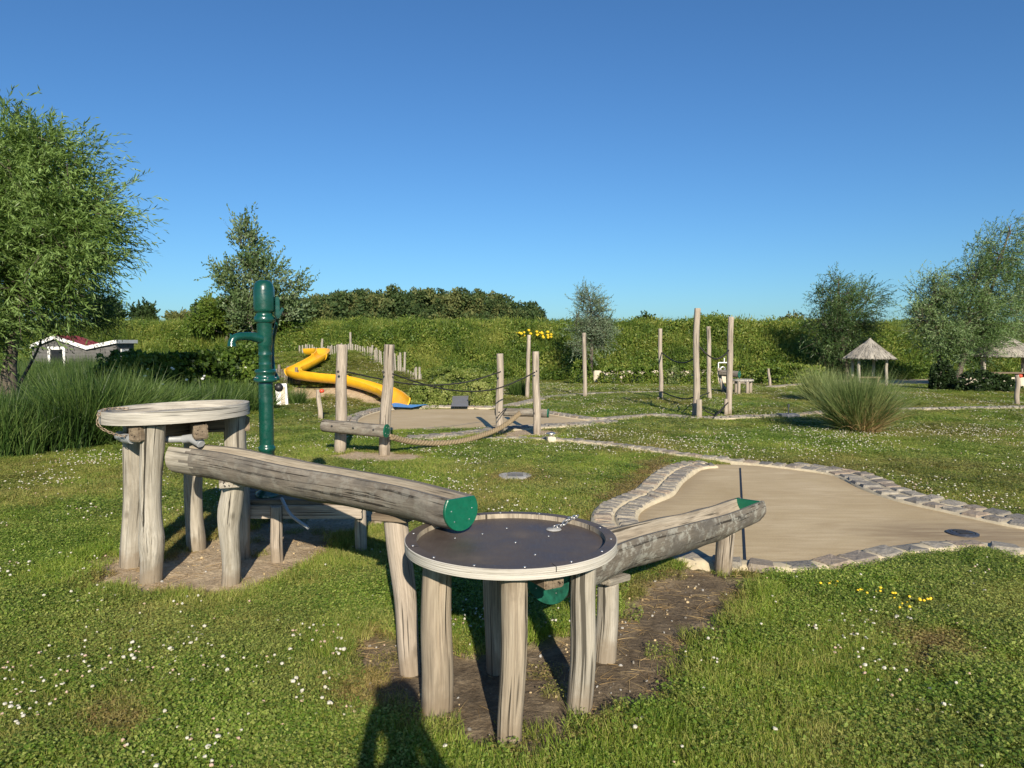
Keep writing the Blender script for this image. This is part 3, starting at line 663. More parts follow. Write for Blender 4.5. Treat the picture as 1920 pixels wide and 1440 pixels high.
# ------------------------------------------------------------------ lawn scatter
def lawn(name, y0, y1, dens, sxy, sz, seed, extra_dead=True):
    x, y = field(y0, y1, dens); ok = lawnok(x, y) & chan_clear(x, y); x, y = x[ok], y[ok]; n = len(x)
    z = hgt(x, y, False); cl = fbm(x, y, 1.1, 11); r = rng.random(n)
    ix = np.where(cl + r * .2 > .68, 3, np.where(cl + r * .2 > .60, 2, np.where(cl + r * .2 > .54, 4, np.where(r < .5, 0, 1))))
    edge = dirtmask(x, y); de = np.maximum(drymask(x, y) * rng.uniform(.5, 1, n), (edge > .02) * rng.uniform(0, .8, n)); de = np.maximum(de, sstep(.48, .66, fbm(x, y, .5, 77)) * sstep(5.5, 7.5, y) * rng.uniform(.1, .5, n))
    near = np.minimum(np.abs(sdist(x, y, D_LOW)), np.abs(sdist(x, y, D_UP))); ix = np.where((near < .22) & (r < .5), 5, ix)
    s = rng.uniform(.8, 1.25, n); hz = (.75 + .7 * fbm(x, y, .9, 21)) * rng.uniform(.8, 1.2, n) * (1 - .45 * de) * sz
    scatter(name, np.stack([x, y, z], 1), np.stack([s * sxy, s * sxy, hz], 1), np.stack([rng.normal(0, .06, n), rng.normal(0, .06, n), rng.uniform(0, 6.28, n)], 1), TURF, ix, {'dead': de})
lawn('lawn_grass', 1.3, 6.5, 230, 1.0, 1.0, 1)
lawn('mid_lawn_grass', 6.5, 13, 90, 1.6, .95, 2)
lawn('far_lawn_grass', 13, 31, 30, 2.8, 1.0, 3)
# clover flowers
def flower(mat, r=.0066, h=.05):
    bm = bmesh.new(); bmesh.ops.create_icosphere(bm, subdivisions=2, radius=r)
    for v in bm.verts: v.co = v.co * random.uniform(.8, 1.15); v.co.z = v.co.z * .8 + h
    me = bpy.data.meshes.new('flower'); bm.to_mesh(me); bm.free(); me.materials.append(mat); me.materials.append(M_clover)
    return me
FL = [flower(M_petal), flower(M_petal, .007, .045), flower(M_petalp, .0075, .042), flower(M_petal, .0095, .055)]
def flowers(name, y0, y1, dens, sc, thr, pw=1.0):
    x, y = field(y0, y1, dens); c = fbm(x, y, .55, 31) * .6 + fbm(x, y, 2.2, 33) * .4
    ok = lawnok(x, y) & chan_clear(x, y) & (rng.random(len(x)) < sstep(thr, thr + .16, c) ** 1.6 + .035) & (drymask(x, y) < .3); x, y = x[ok], y[ok]; n = len(x)
    scatter(name, np.stack([x, y, hgt(x, y, False)], 1), np.stack([rng.uniform(.7, 1.2, n) * sc] * 2 + [rng.uniform(.6, 1.1, n) * (1 if sc < 1.5 else 1.2)], 1), np.stack([rng.normal(0, .2, n), rng.normal(0, .2, n), rng.uniform(0, 6, n)], 1), FL)
flowers('clover_flowers', 1.8, 6.5, 200, 1.0, .48)
flowers('mid_clover_flowers', 6.5, 14, 160, 1.1, .44)
flowers('far_clover_flowers', 14, 28, 60, 1.45, .44)
FY = [flower(M_yflower, .008, .05)]
xx = np.array([G(a, b)[:2] for a, b in [(1572, 1108), (1615, 1118), (1620, 1125), (1680, 1130), (1685, 1150), (1712, 1140), (1716, 1147), (1660, 1122), (1740, 1140), (1560, 1112)]])
xx = np.repeat(xx, 3, 0) + rng.normal(0, .03, (30, 2))
scatter('yellow_flowers', np.concatenate([xx, np.zeros((30, 1))], 1), rng.uniform(.8, 1.3, 30), np.zeros((30, 3)), FY)
# straw and pebbles on the bare soil
def inpoly(poly, n):
    P = np.array([(p.x, p.y) for p in poly]); x = rng.uniform(P[:, 0].min(), P[:, 0].max(), n); y = rng.uniform(P[:, 1].min(), P[:, 1].max(), n); k = sdist(x, y, poly) > -.03; return x[k], y[k]
xa, ya = inpoly(D_LOW, 8500); xb, yb = inpoly(D_UP, 4000); x = np.concatenate([xa, xb]); y = np.concatenate([ya, yb])
k = fbm(x, y, 2.5, 41) * .6 + fbm(x, y, 8, 42) * .4 + sstep(.35, 0, np.maximum(sdist(x, y, D_LOW), sdist(x, y, D_UP))) * .12 > .52 + rng.random(len(x)) * .12; x, y = x[k], y[k]; n = len(x); z = hgt(x, y) + .004
a = rng.uniform(0, 6.28, n); V, Fc, R = blades(np.stack([x, y, z], 1), np.stack([np.cos(a), np.sin(a), rng.uniform(0, .25, n)], 1), rng.uniform(.03, .15, n), rng.uniform(.0018, .0035, n), rng.uniform(0, .25, n), rng.random(n), 3)
o = meshobj('straw', np_mesh('straw', V, Fc, M_straw, False, {'rnd': ('FLOAT', R)})); o['kind'] = 'stuff'
def pebble(i):
    bm = bmesh.new(); bmesh.ops.create_icosphere(bm, subdivisions=1, radius=.01)
    for v in bm.verts: v.co *= random.uniform(.7, 1.2); v.co.z *= .6
    me = bpy.data.meshes.new('pebble'); bm.to_mesh(me); bm.free(); me.materials.append([M_stone, M_conc, M_stone, M_lid, M_conc][i]); return me
xa, ya = inpoly(D_LOW, 700); xb, yb = inpoly(D_UP, 500); x = np.concatenate([xa, xb]); y = np.concatenate([ya, yb]); n = len(x)
scatter('pebbles', np.stack([x, y, hgt(x, y) + .002], 1), rng.uniform(.15, 1, n) ** 2 * 1.1 + .12, rng.uniform(0, 6, (n, 3)), [pebble(i) for i in range(5)])

# ------------------------------------------------------------------ water tables
def link_mesh(r=.0028, L=.030, W=.017, mat=M_rusty):
    m = MB(); pts = []
    for k in range(16):
        a = 2 * math.pi * k / 16; x = math.cos(a) * W / 2; y = math.sin(a) * W / 2 + (L - W) / 2 * (1 if math.sin(a) > 0 else -1); pts.append(Vector((x, y, 0)))
    pts.append(pts[0]); m.sweep(pts, r, 6, caps=False); return m.mesh('chain_link', mat)
LINK = link_mesh(); LINKS = link_mesh(mat=M_steel)
def chain(parent, pts, mesh, step=.023):
    c = bpy.data.objects.new('chain', None); COL.objects.link(c); c.parent = parent; c.empty_display_size = .05; ORG[c.name] = ORG[parent.name]; org = Vector(ORG[parent.name])
    P = catmull(pts, 12); i = 0
    for p, t, l in along(P, step, 0, 0):
        o = bpy.data.objects.new('chain_link', mesh); COL.objects.link(o); o.parent = c; o.location = p - org
        o.rotation_euler = (t.to_track_quat('Y', 'Z') @ Matrix.Rotation(math.radians(35 if i % 2 else -50), 3, 'Y').to_quaternion()).to_euler(); i += 1
    return c
def leg(parent, base, top, r0, r1, mat, seed, wob=.05, bend=.010, crack=None, bulge=None, name='leg', z0=-.08):
    b = Vector((base[0], base[1], z0)); P = logpath(b, Vector(top), bend * .55, seed, 16, 1.3); n = len(P)
    R = [r0 + (r1 - r0) * i / (n - 1) for i in range(n)]
    if bulge:
        for i in range(n): R[i] *= 1 + bulge[1] * math.exp(-((i / (n - 1) - bulge[0]) / bulge[2]) ** 2)
    P2 = catmull(P, 3); RR = np.interp(np.linspace(0, n - 1, len(P2)), range(n), R)
    m = MB(); m.sweep(P2, list(RR), 40, wob, seed, True, 2.6, crack, bevel=.005); return m.build(name, mat, parent)
# -- near table
TC = Vector((-.005, 3.12, 0)); TR = .462; TZ = .745
t = thing('water_table', 'low round table with dark brown board and pale rim on bare earth, nearest the camera', 'water table', (TC.x, TC.y, 0), 'round water play tables')
m = MB(); lathes(m, [(0, TZ - .022), (TR - .048, TZ - .022)], TC, 96); m.build('board', M_film, t)
m = MB(); lathes(m, [(TR, TZ - .022), (TR, TZ - .043), (TR - .01, TZ - .045), (0, TZ - .045)], TC, 96); m.build('base_plate', M_lam, t)
m = MB(); lathes(m, [(TR - .05, TZ - .023), (TR - .05, TZ - .002)], TC, 96); m.build('inner_rim_edge', M_inner, t)
for k in range(4):       # rim in four segments with fine joints
    a0 = math.radians(-68 + 90 * k) + .004; a1 = a0 + math.pi / 2 - .008; nn = 24; vs = []; 
    for i in range(nn + 1):
        a = a0 + (a1 - a0) * i / nn; ca, sa = math.cos(a), math.sin(a)
        for r, z in ((TR - .050, TZ - .021), (TR - .049, TZ), (TR - .002, TZ), (TR + .001, TZ - .002), (TR + .001, TZ - .021)): vs.append(TC + Vector((r * ca, r * sa, z)))
    me = MB()
    for q in range(4):
        me.add([v for v in vs], [(i * 5 + q, (i + 1) * 5 + q, (i + 1) * 5 + q + 1, i * 5 + q + 1) for i in range(nn)], None, True)
    me.f = [f[::-1] for f in me.f]
    rim = me.build('rim_segment', M_film, t); rim.data.materials.append(M_lam); rim.data.materials.append(M_inner)
    for p in rim.data.polygons:
        q = p.index // nn; p.material_index = {0: 2, 1: 0, 2: 1, 3: 1}[q]
def dome(r=.006, h=.003, mat=M_steel):
    m = MB(); m.lathe([(r, 0), (r * .9, h * .6), (r * .5, h), (0.0001, h * 1.1)], (0, 0, 0), 10); return m.mesh('bolt_head', mat)
DOME = dome()
def bolt(parent, p, rot=(0, 0, 0), sc=1.0):
    o = bpy.data.objects.new('bolt', DOME); COL.objects.link(o); o.parent = parent; o.location = Vector(p) - Vector(ORG[parent.name]); o.rotation_euler = rot; o.scale = (sc, sc, sc); return o
for k in range(14): a = math.radians(-83 + k * 360 / 14); bolt(t, TC + Vector((math.cos(a) * (TR - .026), math.sin(a) * (TR - .026), TZ)))
for x, y in ((-.13, .12), (.02, -.02), (.17, .08), (.1, -.2), (-.25, .05), (-.02, .22)): bolt(t, TC + Vector((x, y, TZ - .022)), sc=.9)
for k in range(8): a = math.radians(-110 + k * 45); bolt(t, TC + Vector((math.cos(a) * (TR - .03), math.sin(a) * (TR - .03), TZ - .045)), (math.pi, 0, 0), 1.2)
def G2(x, y): return G(x, y)
legs = [((817, 1318), (-.320, 3.03), .068, .062, M_leg, 1), ((955, 1376), (.012, 2.77), .050, .052, M_leg, 2), ((1084, 1314), (.315, 3.06), .058, .056, M_pale, 3), ((932, 1245), (-.08, 3.45), .052, .058, M_leg, 4)]
for (px, py), tp, r0, r1, mt, sdn in legs:
    g = G2(px, py); leg(t, (g.x, g.y), (tp[0], tp[1], TZ - .047), r0, r1, mt, sdn * 1.7, .06, .02, ((4.2 + sdn * .9) % 6.28, .10, .12 + .06 * sdn, .62 + .05 * sdn))
m = MB(); m.box((.02, 3.06, TZ - .085), (.09, .62, .07), .5, bev=.006); m.build('beam', M_beam, t)
m = MB(); m.box((.01, 3.10, TZ - .0855), (.66, .09, .069), .1, bev=.006); m.build('beam', M_beam, t)
m = MB(); m.lathe([(.036, .004), (.032, .008), (.0001, .010)], TC + Vector((.20, .19, TZ - .024)), 24); m.build('plug', M_lid, t)
chain(t, [TC + Vector((.20, .19, TZ - .008)), TC + Vector((.24, .23, TZ - .010)), TC + Vector((.272, .265, TZ + .008)), TC + Vector((.31, .318, TZ + .008)), TC + Vector((.325, .345, TZ + .004))], LINKS)

# -- upper table at left
UC = Vector((-2.375, 5.08, 0)); UR = .485; UZ = 1.145
TM = Matrix.Rotation(math.radians(-2.0), 3, 'Y'); UT = Vector((UC.x, UC.y, UZ))
t = thing('water_table', 'tall round water table of weathered grey wood standing beside the green pump', 'water table', (UC.x, UC.y, 0), 'round water play tables')
m = MB(); lathes(m, [(UR - .035, -.055), (UR - .035, 0), (UR, 0), (UR, -.084), (0, -.084)], UT, 96, TM); m.build('rim', M_ply, t)
for me_v in [t.children[-1].data]:
    a_ = me_v.attributes['lc']; co = [v.co for v in me_v.vertices]
    a_.data.foreach_set('vector', np.array([(c.z * 1.0, math.hypot(c.x, c.y), math.atan2(c.y, c.x) * .5) for c in co], np.float32).ravel())
m = MB(); lathes(m, [(0, -.052), (UR - .034, -.052)], UT, 96, TM); m.build('board', M_ply, t)
ul = [((247, 1052), (-2.66, 5.07), .085, .078, 11, (4.6, .16, .12, 1.05), None), ((283, 1078), (-2.36, 4.72), .070, .070, 12, (4.3, .08, .5, 1.1), (.30, .18, .08)), ((368, 1022), (-2.42, 5.45), .066, .070, 13, (4.4, .1, .2, .9), (.1, .1, .1)), ((452, 1040), (-2.01, 5.20), .065, .078, 14, (4.9, .1, .3, 1.0), None)]
for (px, py), tp, r0, r1, sdn, ck, bl in ul:
    g = G2(px, py); leg(t, (g.x, g.y), (tp[0], tp[1], UZ - .088 + (tp[0] - UC.x) * .035), r0, r1, M_pale, sdn * 2.3, .05, .035, ck, bl)
for k, (cx, cy, lx, ly, rr) in enumerate([(-2.33, 4.98, .10, .72, -.35), (-2.30, 5.12, .80, .10, .35), (-2.2, 5.0, .09, .55, .5)]):
    m = MB(); m.box((cx, cy, UZ - .145 - k * .0007), (lx, ly, .10), rr, bev=.008); m.build('beam', M_beam, t)
for k in range(9): a = math.radians(-150 + k * 20); bolt(t, UT + TM @ Vector((math.cos(a) * (UR - .03), math.sin(a) * (UR - .03), -.085)), (math.pi, 0, 0), 1.4)
p0 = at(236, 821, 4.72)
pp = [at(226, 817, 4.95), at(236, 822, 4.78), at(262, 823, 4.70), at(300, 824, 4.82), at(345, 823, 4.86), at(366, 822, 4.84), at(378, 833, 4.80)]
m = MB(); m.sweep(catmull(pp, 6), .023, 18); m.build('drain_pipe', M_pvc, t)
m = MB(); m.sweep([at(224, 817, 4.97), at(236, 822, 4.78), at(248, 823, 4.73)], .033, 18); m.build('pipe_elbow', M_pvc, t)
m = MB(); m.sweep([at(344, 823, 4.86), at(360, 822, 4.85), at(376, 831, 4.80)], .03, 18); m.build('pipe_elbow', M_pvc, t)
chain(t, [at(240, 766, 4.85), at(212, 766, 4.82), at(193, 769, 4.76), at(184, 780, 4.72), at(184, 796, 4.71), at(200, 808, 4.72), at(232, 818, 4.70), at(262, 815, 4.9)], LINK, .024)

# ------------------------------------------------------------------ troughs
def trough(parent, path, rad, seed, mat, wall=.026, cut=.55, chan=.0):
    P = catmull(path, 10); n = len(P); R = np.interp(np.linspace(0, len(rad) - 1, n), range(len(rad)), rad); body = MB(); inner = MB()
    a0 = math.asin(cut); no = 34; S = 0; rings = []; lcs = []; inn = []; il = []
    for i in range(n):
        T = (P[min(i + 1, n - 1)] - P[max(i - 1, 0)]).normalized(); side = T.cross(Vector((0, 0, 1))).normalized(); up = side.cross(T); r = R[i]
        if i: S += (P[i] - P[i - 1]).length
        ring = []; l = []
        for k in range(no + 1):
            a = a0 - (math.pi + 2 * a0) * k / no; q = Vector((math.cos(a), math.sin(a), S * 2.2 + seed))
            rr = r * (1 + .07 * mnoise.noise(q * 1.3) + .03 * mnoise.noise(Vector((q.x * 5, q.y * 5, S * 6 + seed))))
            if k in (0, no): zz = r * cut * (1 + .06 * mnoise.noise(Vector((S * 5, seed, k))))
            ring.append(P[i] + side * (math.cos(a) * rr) + up * (math.sin(a) * rr)); l.append((math.cos(a) * r, math.sin(a) * r, S + seed))
        # inner U from left lip to right lip
        hw = r * math.cos(a0) - wall; dp = r * .95; I = []; ilc = []
        for k in range(13):
            a = math.pi + math.pi * k / 12; x = hw * math.cos(a); z = r * cut - .002 + dp * math.sin(a) * (.9 + .1 * mnoise.noise(Vector((x * 20, S * 3, seed))))
            I.append(P[i] + side * x + up * z); ilc.append((x, z, S + seed + 4))
        rings.append(ring); lcs.append(l); inn.append(I); il.append(ilc)
    k = no + 1; body.add([v for r_ in rings for v in r_], [(i * k + j, (i + 1) * k + j, (i + 1) * k + j + 1, i * k + j + 1) for i in range(n - 1) for j in range(no)], [v for r_ in lcs for v in r_])
    # lips (right: ring[0] -> inn[-1]; left: ring[-1] -> inn[0])
    for e, q in ((0, 12), (no, 0)):
        vs = []; lc = []
        for i in range(n): vs += [rings[i][e], inn[i][q]]; lc += [lcs[i][e], il[i][q]]
        f = [(2 * i, 2 * i + 1, 2 * i + 3, 2 * i + 2) for i in range(n - 1)]
        body.add(vs, f if e == 0 else [x[::-1] for x in f], lc)
    inner.add([v for r_ in inn for v in r_], [(i * 13 + j, (i + 1) * 13 + j, (i + 1) * 13 + j + 1, i * 13 + j + 1) for i in range(n - 1) for j in range(12)], [v for r_ in il for v in r_])
    for i, fl in ((0, 0), (n - 1, 1)):     # annular end faces
        o = rings[i]; q = inn[i][::-1]; vs = o + q; lc = lcs[i] + il[i][::-1]; m_ = len(o); fs = []
        for j in range(12):
            a_, b_ = int(round(j * no / 12)), int(round((j + 1) * no / 12)); fs.append(tuple(list(range(a_, b_ + 1)) + [m_ + j + 1, m_ + j]))
        body.add(vs, [f[::-1] for f in fs] if fl else fs, lc, False)
    b = body.build('trough_body', mat, parent); inner.build('channel', M_inner, parent); return b, P, R, rings
def endplate(parent, P, R, first, th, mat, cut=.55, grow=1.03, name='end_plate'):
    i, j_ = (0, 1) if first else (len(P) - 1, len(P) - 2); T = (P[i] - P[j_]).normalized(); side = T.cross(Vector((0, 0, 1))).normalized(); up = side.cross(T); r = R[i] * grow; a0 = math.asin(cut)
    o = [P[i] + T * .002 + side * (math.cos(a) * r) + up * (math.sin(a) * r) for a in [a0 - (math.pi + 2 * a0) * k / 36 for k in range(37)]]
    c = sum(o, Vector()) / 37; o1 = [v + T * (th - .003) for v in o]; o2 = [c + (v - c) * .965 + T * th for v in o]; n = 37; m = MB()
    m.add(o + o1 + o2, [(a * n + k, a * n + (k + 1) % n, (a + 1) * n + (k + 1) % n, (a + 1) * n + k) for a in (0, 1) for k in range(n)] + [tuple(range(2 * n, 3 * n)), tuple(range(n))[::-1]], None, False)
    bm_ = m.build(name, mat, parent); bmm = bmesh.new(); bmm.from_mesh(bm_.data); bmesh.ops.recalc_face_normals(bmm, faces=bmm.faces); bmm.to_mesh(bm_.data); bmm.free()
    q = T.to_track_quat('Z', 'Y').to_euler()
    for a, f in ((22, .66), (158, .66), (-48, .66), (-132, .66)):
        aa = math.radians(a); d = P[i] + side * (math.cos(aa) * r * f) + up * (math.sin(aa) * r * f - (.0 if a < 0 else .02)) + T * th; bolt(bm_, d, q, .8)
    return bm_
# upper trough: from the tall table down to the near table
t = thing('log_trough', 'long grey hollowed log with bright green end plate pouring onto the near round table', 'water trough', tuple(G(430, 1085)))
pth = [at(340, 855, 4.86), at(430, 867, 4.60), at(560, 895, 4.22), at(660, 912, 3.88), at(760, 931, 3.56), at(862, 956, 3.22)]
body, P1, Rr1, rings1 = trough(t, pth, [.118, .124, .122, .113, .104, .091], 3.3, M_trough, cut=.64)
body.data.materials.append(M_pale)
for p_ in body.data.polygons:
    i_, k_ = divmod(p_.index, 34)
    if i_ < 4.5 + 3.5 * mnoise.noise(Vector((k_ * .35, 3, 1))) + 1.5 * mnoise.noise(Vector((k_ * 1.3, 7, 1))): p_.material_index = 1
endplate(t, P1, Rr1, False, .014, M_hdpe, cut=.60)
g = G(430, 1085); leg(t, (g.x, g.y), (-1.80, 4.62, .70), .060, .066, M_pale, 21.5, .06, .03, None, (.75, .12, .12), 'support_post')
m = MB(); m.box(at(437, 904, 4.60), (.17, .20, .035), .4, bev=.004); m.build('wedge', M_pale, t)
g = G(771, 1250); leg(t, (g.x, g.y), (-.60, 3.66, .69), .050, .062, M_post, 25.5, .05, .02, None, None, 'support_post')
m = MB(); m.box((-.60, 3.66, .705), (.20, .15, .035), -.3, bev=.004); m.build('wedge', M_beam, t)
# lower trough: from under the near table to the pool
t = thing('log_trough', 'lichen spotted grey hollowed log sloping from under the near table towards the pool', 'water trough', tuple(G(1355, 1070)))
pth = [Vector((.165, 3.18, .545)), Vector((.52, 3.65, .535)), Vector((.93, 4.18, .475)), Vector((1.35, 4.74, .405)), Vector((1.76, 5.24, .385))]
body, P2, Rr2, rings2 = trough(t, pth, [.118, .128, .132, .128, .115], 8.1, M_lichen, wall=.022, cut=.5)
endplate(t, P2, Rr2, True, .018, M_hdpe2, cut=.5)
endplate(t, P2[:-1], [r * .88 for r in Rr2[:-1]], False, -.012, M_hdpe, cut=.6, name='inner_end_plate')
g = G(1133, 1222); leg(t, (g.x, g.y), (.49, 3.60, .375), .060, .054, M_pale, 31.5, .05, .012, None, None, 'support_post')
m = MB(); m.box((.50, 3.60, .398), (.22, .12, .03), .95, Matrix.Rotation(.93, 3, 'Z') @ Matrix.Rotation(.13, 3, 'Y'), bev=.004); m.build('wedge', M_pale, t)
g = G(1355, 1066); leg(t, (g.x, g.y), (1.47, 4.88, .30), .062, .060, M_post, 33.5, .05, .01, None, None, 'support_post')

# ------------------------------------------------------------------ wooden step and pump
t = thing('wooden_step', 'low wooden step platform half hidden behind the upper hollowed log', 'platform', (-1.75, 5.6, 0))
m = MB()
for k in range(6): 
    mm = MB(); mm.box((-1.62, 5.38 + k * .145, .40), (1.0, .132, .035), .03 * math.sin(k * 3), bev=.004); mm.build('plank', M_beam, t)
for y in (5.32, 6.22): mm = MB(); mm.box((-1.62, y, .33), (1.0, .05, .10), 0, bev=.004); mm.build('side_beam', M_post, t)
for k, (x, y) in enumerate([(-2.08, 5.36), (-1.75, 5.28), (-1.15, 5.40), (-2.05, 6.15), (-1.16, 6.15)]): leg(t, (x, y), (x, y, .379), .045, .042, M_post, 40 + k, .04, .008)
t = thing('hand_pump', 'tall dark green cast iron hand pump with curved spout beside the tall water table', 'water pump', (-1.868, 5.45, .418))
PX0 = Vector((-1.868, 5.45, 0))
def zc(y, Y=5.45): return at(497, y, Y).z
def pl(prof, name, mat=M_green, seg=40):
    m = MB(); m.lathe([(r, z) for r, z in prof], PX0, seg); return m.build(name, mat, t)
pl([(.09, .419), (.09, .45), (.06, .47), (.055, zc(846)), (.063, zc(845)), (.063, zc(838)), (.053, zc(836))] + [(.053 + (.002 if k % 2 else 0), zc(832 - k * 4.8)) for k in range(24)] + [(.052, zc(717))], 'lower_column')
pl([(.0001, zc(716)), (.084, zc(716)), (.086, zc(712)), (.083, zc(709)), (.070, zc(708)), (.070, zc(700)), (.078, zc(699)), (.078, zc(694)), (.054, zc(692))], 'base_flange')
pl([(.050, zc(694)), (.047, zc(685)), (.049, zc(684)), (.047, zc(682)), (.047, zc(668)), (.050, zc(667)), (.050, zc(664)), (.048, zc(662)), (.050, zc(650)), (.053, zc(649)), (.053, zc(646)), (.056, zc(640)), (.057, zc(604)), (.058, zc(602))], 'barrel')
pl([(.056, zc(606)), (.072, zc(604)), (.074, zc(600)), (.074, zc(595)), (.068, zc(593)), (.060, zc(592)), (.060, zc(586)), (.074, zc(583))], 'collar')
pl([(.060, zc(586)), (.074, zc(584)), (.0765, zc(580)), (.0765, zc(548)), (.074, zc(541)), (.066, zc(533)), (.052, zc(528)), (.03, zc(525.5)), (.0001, zc(525))], 'air_chamber')
m = MB(); Ys = [at(490, 635, 5.42), at(470, 631, 5.36), at(450, 631, 5.29), at(440, 634, 5.26), at(435, 641, 5.245), at(434.5, 650, 5.24)]
m.sweep(catmull(Ys, 7), list(np.interp(np.linspace(0, 5, 36), range(6), [.040, .032, .029, .027, .0265, .030])), 24); sp = m.build('spout', M_green, t)
m = MB(); m.sweep([at(434, 631, 5.26), at(432, 626, 5.26)], [.012, .005], 10); m.build('spout_nub', M_green, sp)
m = MB()  # bracket + lever behind
m.box((-1.79, 5.50, zc(575)), (.03, .09, .15), .5, bev=.006); m.box((-1.768, 5.50, zc(587)), (.022, .06, .09), .5, Matrix.Rotation(.5, 3, 'Z') @ Matrix.Rotation(.5, 3, 'Y'), bev=.005); m.build('lever_bracket', M_green, t)
m = MB(); pth = [Vector((-1.79, 5.53, zc(575))), Vector((-1.82, 5.60, zc(600))), Vector((-1.865, 5.62, zc(645))), Vector((-1.85, 5.58, zc(690))), Vector((-1.79, 5.50, zc(712)))]
m.sweep(catmull(pth, 8), .014, 12); lv = m.build('lever', M_green, t)
m = MB(); b_ = Vector((-1.775, 5.47, zc(727))); m.lathe([(.0001, -.034), (.02, -.027), (.032, -.008), (.032, .01), (.02, .028), (.0001, .034)], b_, 20); m.build('lever_ball', M_black, lv)
for k in range(6): a = k * 1.047; bolt(t, PX0 + Vector((math.cos(a) * .077, math.sin(a) * .077, zc(708))), (0, 0, 0), 1.6)
# pipe end and thin branch on the soil
m = MB(); m.sweep(catmull([at(528, 935, 5.3), at(545, 965, 5.1), at(578, 990, 5.0)], 5), .012, 8, .1, 4); tag(m.build('broken_hose', M_pvc, loc=tuple(G(578, 990))), 'thin grey hose hanging down to the sandy soil below the upper hollowed log', 'hose')

# ------------------------------------------------------------------ rope bridge frames
def post(parent, top, base, wpx, mat, seed, name='post', bend=.02, cutx=0, seg=24):
    g = G(*base); tp = at(top[0], top[1], g.y); r = wpx / 2 * g.y / F; P = catmull(logpath(Vector((g.x, g.y, -.1)), tp, bend, seed, 10, 1.8), 3)
    m = MB(); m.sweep(P, [r * (1.06 - .10 * i / (len(P) - 1)) for i in range(len(P))], seg, .05, seed, True, 1.6, bevel=.004)
    if parent is None: return m, g
    return m.build(name, mat, parent)
def hole(parent, p, r, d=.012):
    m = MB(); M_ = Matrix.Rotation(math.radians(90), 3, 'X'); m.lathe([(r, 0), (r, .006), (r * .6, .008), (0.0001, .004)], p, 14, M_); return m.build('bolt_hole', M_black, parent)
def greencap(parent, c, dirv, r, mat=M_hdpe):
    q = dirv.to_track_quat('Z', 'Y').to_matrix(); m = MB(); lathes(m, [(r, 0), (r, .012), (r * .95, .016), (0.0001, .0165)], c, 24, q); o = m.build('end_cap', mat, parent)
    for k in range(4): a = k * 1.57 + .5; bolt(o, c + q @ Vector((math.cos(a) * r * .65, math.sin(a) * r * .65, .016)), dirv.to_track_quat('Z', 'Y').to_euler(), 1.2)
    return o
tA = thing('bridge_frame', 'nearer pair of thick posts with low crossbar at the left end of the rope', 'rope bridge frame', tuple(G(680, 855)), 'rope bridge frames')
post(tA, (642, 646), (637, 850), 21, M_post, 51); post(tA, (730, 646), (720, 853), 20, M_post, 55)
c0 = at(606, 798, 9.98); c1 = at(724, 808, 9.72); m = MB(); m.sweep(logpath(c0, c1, .012, 57, 10), .088, 24, .04, 57, True, 2, (4.6, .12, .1, .8), bevel=.006); m.build('crossbar', M_trough, tA); greencap(tA, c1, (c1 - c0).normalized(), .094)
for x, y, Y in ((622, 799, 9.84), (662, 803, 9.76), (700, 806, 9.68)): hole(tA, at(x, y, Y), .014)
hole(tA, at(634, 697, 10.0), .018); hole(tA, at(719, 698, 9.9), .018)
tB = thing('bridge_frame', 'farther pair of posts with a low log crossbar where the rope rises to it', 'rope bridge frame', tuple(G(972, 818)), 'rope bridge frames')
post(tB, (937, 663), (937, 815), 13.5, M_post, 61); post(tB, (1004, 659), (1007, 816), 13.5, M_post, 63)
c0 = at(929, 772, 12.45); c1 = at(1027, 775, 12.25); m = MB(); m.sweep(logpath(c0, c1, .012, 67, 10), .072, 24, .04, 67, True, 2, bevel=.006); m.build('crossbar', M_trough, tB); greencap(tB, c1, (c1 - c0).normalized(), .078)
for x, y in ((936, 773), (1001, 775), (938, 697), (1006, 696)): hole(tB, at(x, y, 12.0), .014)
def sagrope(name, pts, r, mat, label, twist=False, loc=None):
    P = catmull(pts, 14); m = MB()
    if twist:
        n = len(P) * 6; Q = []
        seg = [(b - a).length for a, b in zip(P[:-1], P[1:])]; tot = sum(seg); S = np.concatenate([[0], np.cumsum(seg)]); A = np.array(P)
        ss = np.linspace(0, tot, n); A = np.stack([np.interp(ss, S, A[:, i]) for i in range(3)], 1)
        for k in range(3):
            q = []
            for i in range(n):
                T = Vector(A[min(i + 1, n - 1)] - A[max(i - 1, 0)]).normalized(); s = T.cross(Vector((0, 0, 1))).normalized(); u = s.cross(T); a = ss[i] * 34 + k * 2.094
                q.append(Vector(A[i]) + s * (math.cos(a) * r * .5) + u * (math.sin(a) * r * .5))
            m.sweep(q, r * .56, 8)
    else: m.sweep(P, r, 8)
    o = m.build(name, mat, loc=loc or tuple(pts[0])); tag(o, label, 'rope'); return o
sagrope('thick_rope', [at(733, 819, 9.85), at(765, 827, 10.2), at(815, 831, 10.6), at(865, 827, 11.0), at(910, 814, 11.5), at(945, 798, 11.9), at(974, 775, 12.25)], .042, M_rope, 'thick twisted beige rope sagging low between the two post frames', True)
sagrope('hand_rope', [at(650, 697, 10.2), at(700, 708, 10.6), at(760, 719, 11.0), at(815, 722, 11.4), at(875, 716, 11.7), at(937, 698, 12.05)], .011, M_brope, 'thin black hand rope running to the left post of the farther frame', loc=tuple(at(650, 697, 10.2)))
sagrope('hand_rope', [at(736, 701, 9.95), at(780, 716, 10.3), at(830, 729, 10.7), at(880, 734, 11.1), at(930, 729, 11.5), at(975, 712, 11.8), at(1003, 698, 12.05)], .011, M_brope, 'thin black hand rope running to the right post of the farther frame')
